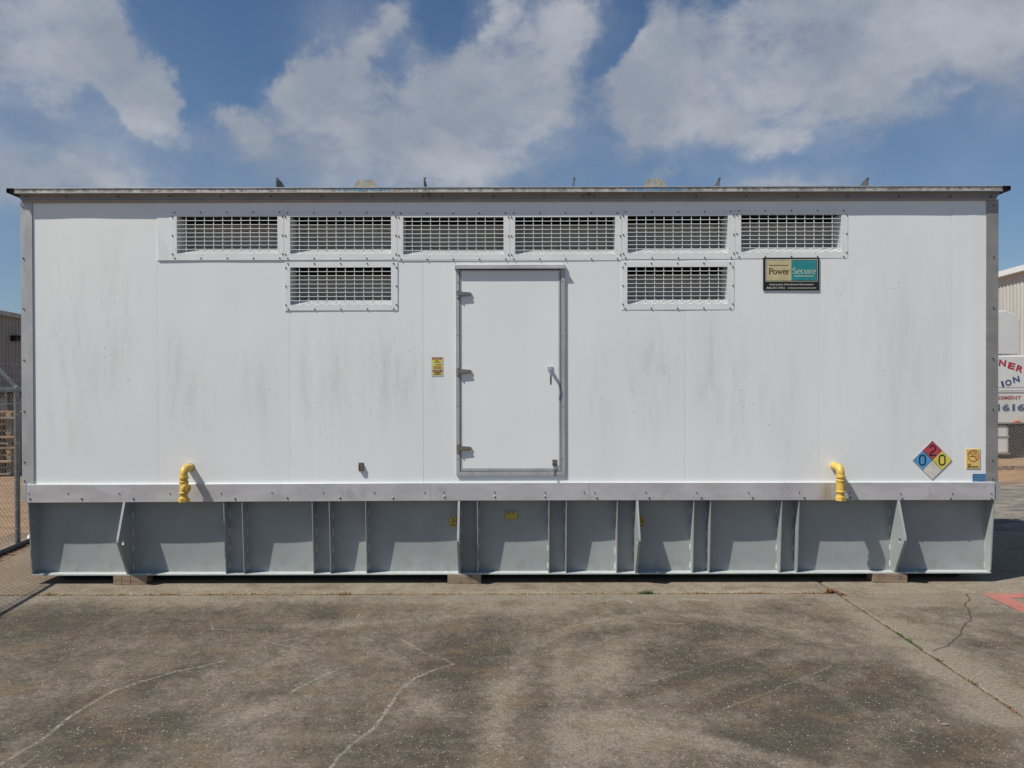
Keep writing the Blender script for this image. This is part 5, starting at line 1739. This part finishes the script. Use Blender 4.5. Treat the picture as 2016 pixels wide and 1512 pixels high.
mb = MB(); mb.box(A.x + .05, A.x + 16, A.y - .2, A.y, 0, HR); mb.build('end_wall', 'siding_beige', br_)

# ------------------------------------------------------------------ truck behind the right fence
TY = 11.6                               # near side of the truck
kk = (TY + CAM_D) / FPX
tx = lambda px: (px - 1008) * kk
tz = lambda py: CAM_H - (py - 745) * kk
truck = thing('semi_truck', (tx(1900), TY + 1.2, 0), 'white semi truck with red and blue lettering parked behind the right fence', 'truck')
x_r = tx(2046)                           # rear edge of the sleeper
x_l = tx(1800)
mb = MB()
zb, zm = tz(838), tz(702)
mb.prism([(x_l, TY, zb), (x_r, TY, zb + .02), (x_r, TY, zm), (x_l, TY, zm)], (0, 2.4, 0)); mb.build('sleeper_body', 'truck_white', truck, bevel=.04)
# roof fairing, rounded towards the rear
P = [(x_l, tz(700.5)), (tx(2010), tz(700.5))]
for k in range(9):
    a = PI / 2 * k / 8; P.append((tx(2010) - .30 + .30 * math.cos(a), tz(617) - .26 + .26 * math.sin(a)))
P += [(tx(1985), tz(613)), (tx(1960), tz(614)), (tx(1900), tz(640)), (x_l, tz(680))]
mb = MB(); mb.prism([(x, TY + .03, z) for x, z in P], (0, 2.34, 0)); mb.build('roof_fairing', 'truck_white', truck, bevel=.03)
mb = MB(); mb.box(x_l - 1.3, x_l - .01, TY + .02, TY + 2.38, tz(845), tz(715)); mb.build('cab', 'truck_white', truck, bevel=.05)
mb = MB(); mb.box(x_l - 3.0, x_l - 1.31, TY + .12, TY + 2.28, tz(870), tz(770)); mb.build('hood', 'truck_white', truck, bevel=.08)
mb = MB(); mb.box(x_l - 1.1, x_l - .25, TY + .005, TY + .019, tz(770), tz(722)); mb.build('side_window', 'glass_dark', truck)
# side fairing over the tank
mb = MB(); mb.box(tx(1880), tx(1990), TY + .05, TY + .5, tz(897), tz(841)); mb.build('side_fairing', 'truck_white', truck, bevel=.07)
mb = MB(); mb.box(tx(1930), tx(1991), TY + .035, TY + .05, tz(863.5), tz(861)); mb.box(tx(1930), tx(1991), TY + .02, TY + .05, tz(897), tz(894)); mb.build('fairing_trim', 'chrome', truck)
mb = MB(); mb.box(x_l - 2.8, tx(2150), TY + .7, TY + 1.6, .62, .9); mb.build('chassis', 'plastic_black', truck)
for px in (2082, 2150):
    for yy in (TY + .08, TY + 1.85):
        mb = MB(); cx = tx(px); mb.lathe((cx, yy, .5), (0, 1, 0), [(0, .38), (.02, .5), (.46, .5), (.5, .38)], 28); wh = mb.build('wheel', 'tyre', truck, smooth=True)
        mb = MB(); mb.lathe((cx, yy - .005, .5), (0, 1, 0), [(0, .28), (.03, .26), (.08, .1)], 20); mb.build('rim', 'galvanised_pipe', wh)
mb = MB(); cx = x_l - 2.1; mb.lathe((cx, TY + .1, .5), (0, 1, 0), [(0, .38), (.02, .5), (.3, .5), (.32, .38)], 28); mb.build('wheel', 'tyre', truck, smooth=True)
mb = MB(); mb.box(tx(1990), tx(2050), TY + .3, TY + .8, tz(905), tz(845)); mb.build('battery_box', 'machinery', truck)
c = (tx(2002.5), tz(832)); mb = MB(); mb.lathe((c[0], TY, c[1]), (0, -1, 0), [(0, .075), (.02, .065), (.03, .03)], 16)
mb.v = [(c[0] + (x - c[0]) * 1.1, y, c[1] + (z - c[1]) * .5) for x, y, z in mb.v]; mb.build('marker_light', 'amber_lens', truck)
mb = MB(); yt = TY - .006
mb.mat('truck_red')
for ch, px, py, rot in (('N', 1972.5, 722.5, -.13), ('E', 1989, 728, -.26), ('R', 2004.5, 733.5, -.36)):
    text_mesh(mb, ch, (tx(px), yt, tz(py)), .155, rot=rot, bold=.035, width=.175)
mb.build('red_arched_word', None, truck, fix=False); mb = MB()
for ch, px, py, rot in (('T', 1962, 766, .30), ('I', 1975, 763.5, .26), ('O', 1986, 761, .20), ('N', 2001.5, 754.5, .22)):
    mb.mat('truck_blue'); text_mesh(mb, ch, (tx(px), yt, tz(py)), .145, rot=rot, bold=.035, width=.06 if ch == 'I' else .165)
mb.build('blue_word', None, truck, fix=False); mb = MB()
mb.mat('truck_red'); text_mesh(mb, 'GEMENT', (tx(1985.5), yt, tz(788.5)), .085, width=.62, bold=.02)
mb.build('red_word', None, truck, fix=False); mb = MB()
mb.mat('truck_blue'); text_mesh(mb, '1616', (tx(1988), yt, tz(811)), .165, width=.70, bold=.045)
mb.build('blue_number', None, truck, fix=False)
mb = MB(); mb.box(x_l, x_r - .02, TY - .004, TY - .001, tz(765.5), tz(764.7)); mb.box(x_l, x_r - .02, TY - .004, TY - .001, tz(772), tz(771.2)); mb.build('body_seam', 'duct_grey', truck)

# ------------------------------------------------------------------ yard things at the far left
YL = 8.6
kk2 = (YL + CAM_D) / FPX
ux = lambda px: (px - 1008) * kk2
uz = lambda py: CAM_H - (py - 745) * kk2


def lumber_stack(x0, x1, y0, zs, mats, lab, name='lumber_stack'):
    t = thing(name, ((x0 + x1) / 2, y0 + .6, 0), lab, 'lumber stack', 'stacks of boards beyond the left fence')
    for i, (za, zb_, kind) in enumerate(zs):
        if kind == 'board':
            xx = x0 + random.uniform(-.08, .02)
            L = random.uniform(1.3, 1.9)
            mb = MB(); off = random.uniform(-.06, .06); mb.box(x0 + random.uniform(-.1, .1), x1 + random.uniform(-.1, .1), y0 + off, y0 + .14 + off, za, zb_)
            mb.build('board', random.choice(mats), t, bevel=.004)
            mb = MB(); mb.box(x0 + .05, x1 - .05, y0 + .16, y0 + 1.15, za, zb_); mb.build('board', random.choice(mats), t)
        else:
            for q in range(4):
                xx = x0 + .05 + (x1 - x0 - .2) * q / 3
                mb = MB(); mb.box(xx, xx + .1, y0 + .02, y0 + 1.1, za, zb_); mb.build('batten', random.choice(mats), t)
    return t


zs = []; z = .02
while z < uz(822):
    zs.append((z, z + .04, 'board')); z += .042
    h = random.choice([.05, .09, .09, .11]); zs.append((z, z + h, 'batten')); z += h + .002
lumber_stack(ux(-60), ux(24), YL, zs, ['lumber', 'lumber', 'lumber_grey'], 'tall stack of pale boards seen through the fence at the left edge')
zs = []; z = .02
while z < uz(845):
    zs.append((z, z + .045, 'board')); z += .047
    h = random.choice([.07, .1, .12]); zs.append((z, z + h, 'batten')); z += h + .002
lumber_stack(ux(30), ux(110), YL + .5, zs, ['lumber', 'lumber_grey'], 'lower stack of boards right of the fence post, close to the enclosure')
mb = MB(); mb.box(-14.6, -10.6, 13.0, 15.2, .02, 1.75)
t = thing('scrap_container', (-12.6, 14, 0), 'dark steel container standing behind the board stacks', 'container')
mb.build('body', 'machinery', t, bevel=.03)
for k in range(9):
    mb = MB(); xx = -14.5 + k * .48; mb.box(xx, xx + .08, 12.93, 12.999, .05, 1.7); mb.build('rib', 'machinery', t)
mb = MB(); mb.box(-14.65, -10.55, 12.92, 13.0, 1.76, 1.84); mb.build('rim', 'galvanised_pipe', t)
mb = MB()
for x in (-11.05, -10.75): mb.box(x, x + .07, 11.2, 11.27, 0, 2.6)
mb.box(-11.05, -10.68, 11.2, 11.27, 2.6, 2.67)
tag(mb.build('gate_frame', 'plastic_black'), 'thin black upright frame behind the left fence post', 'frame')
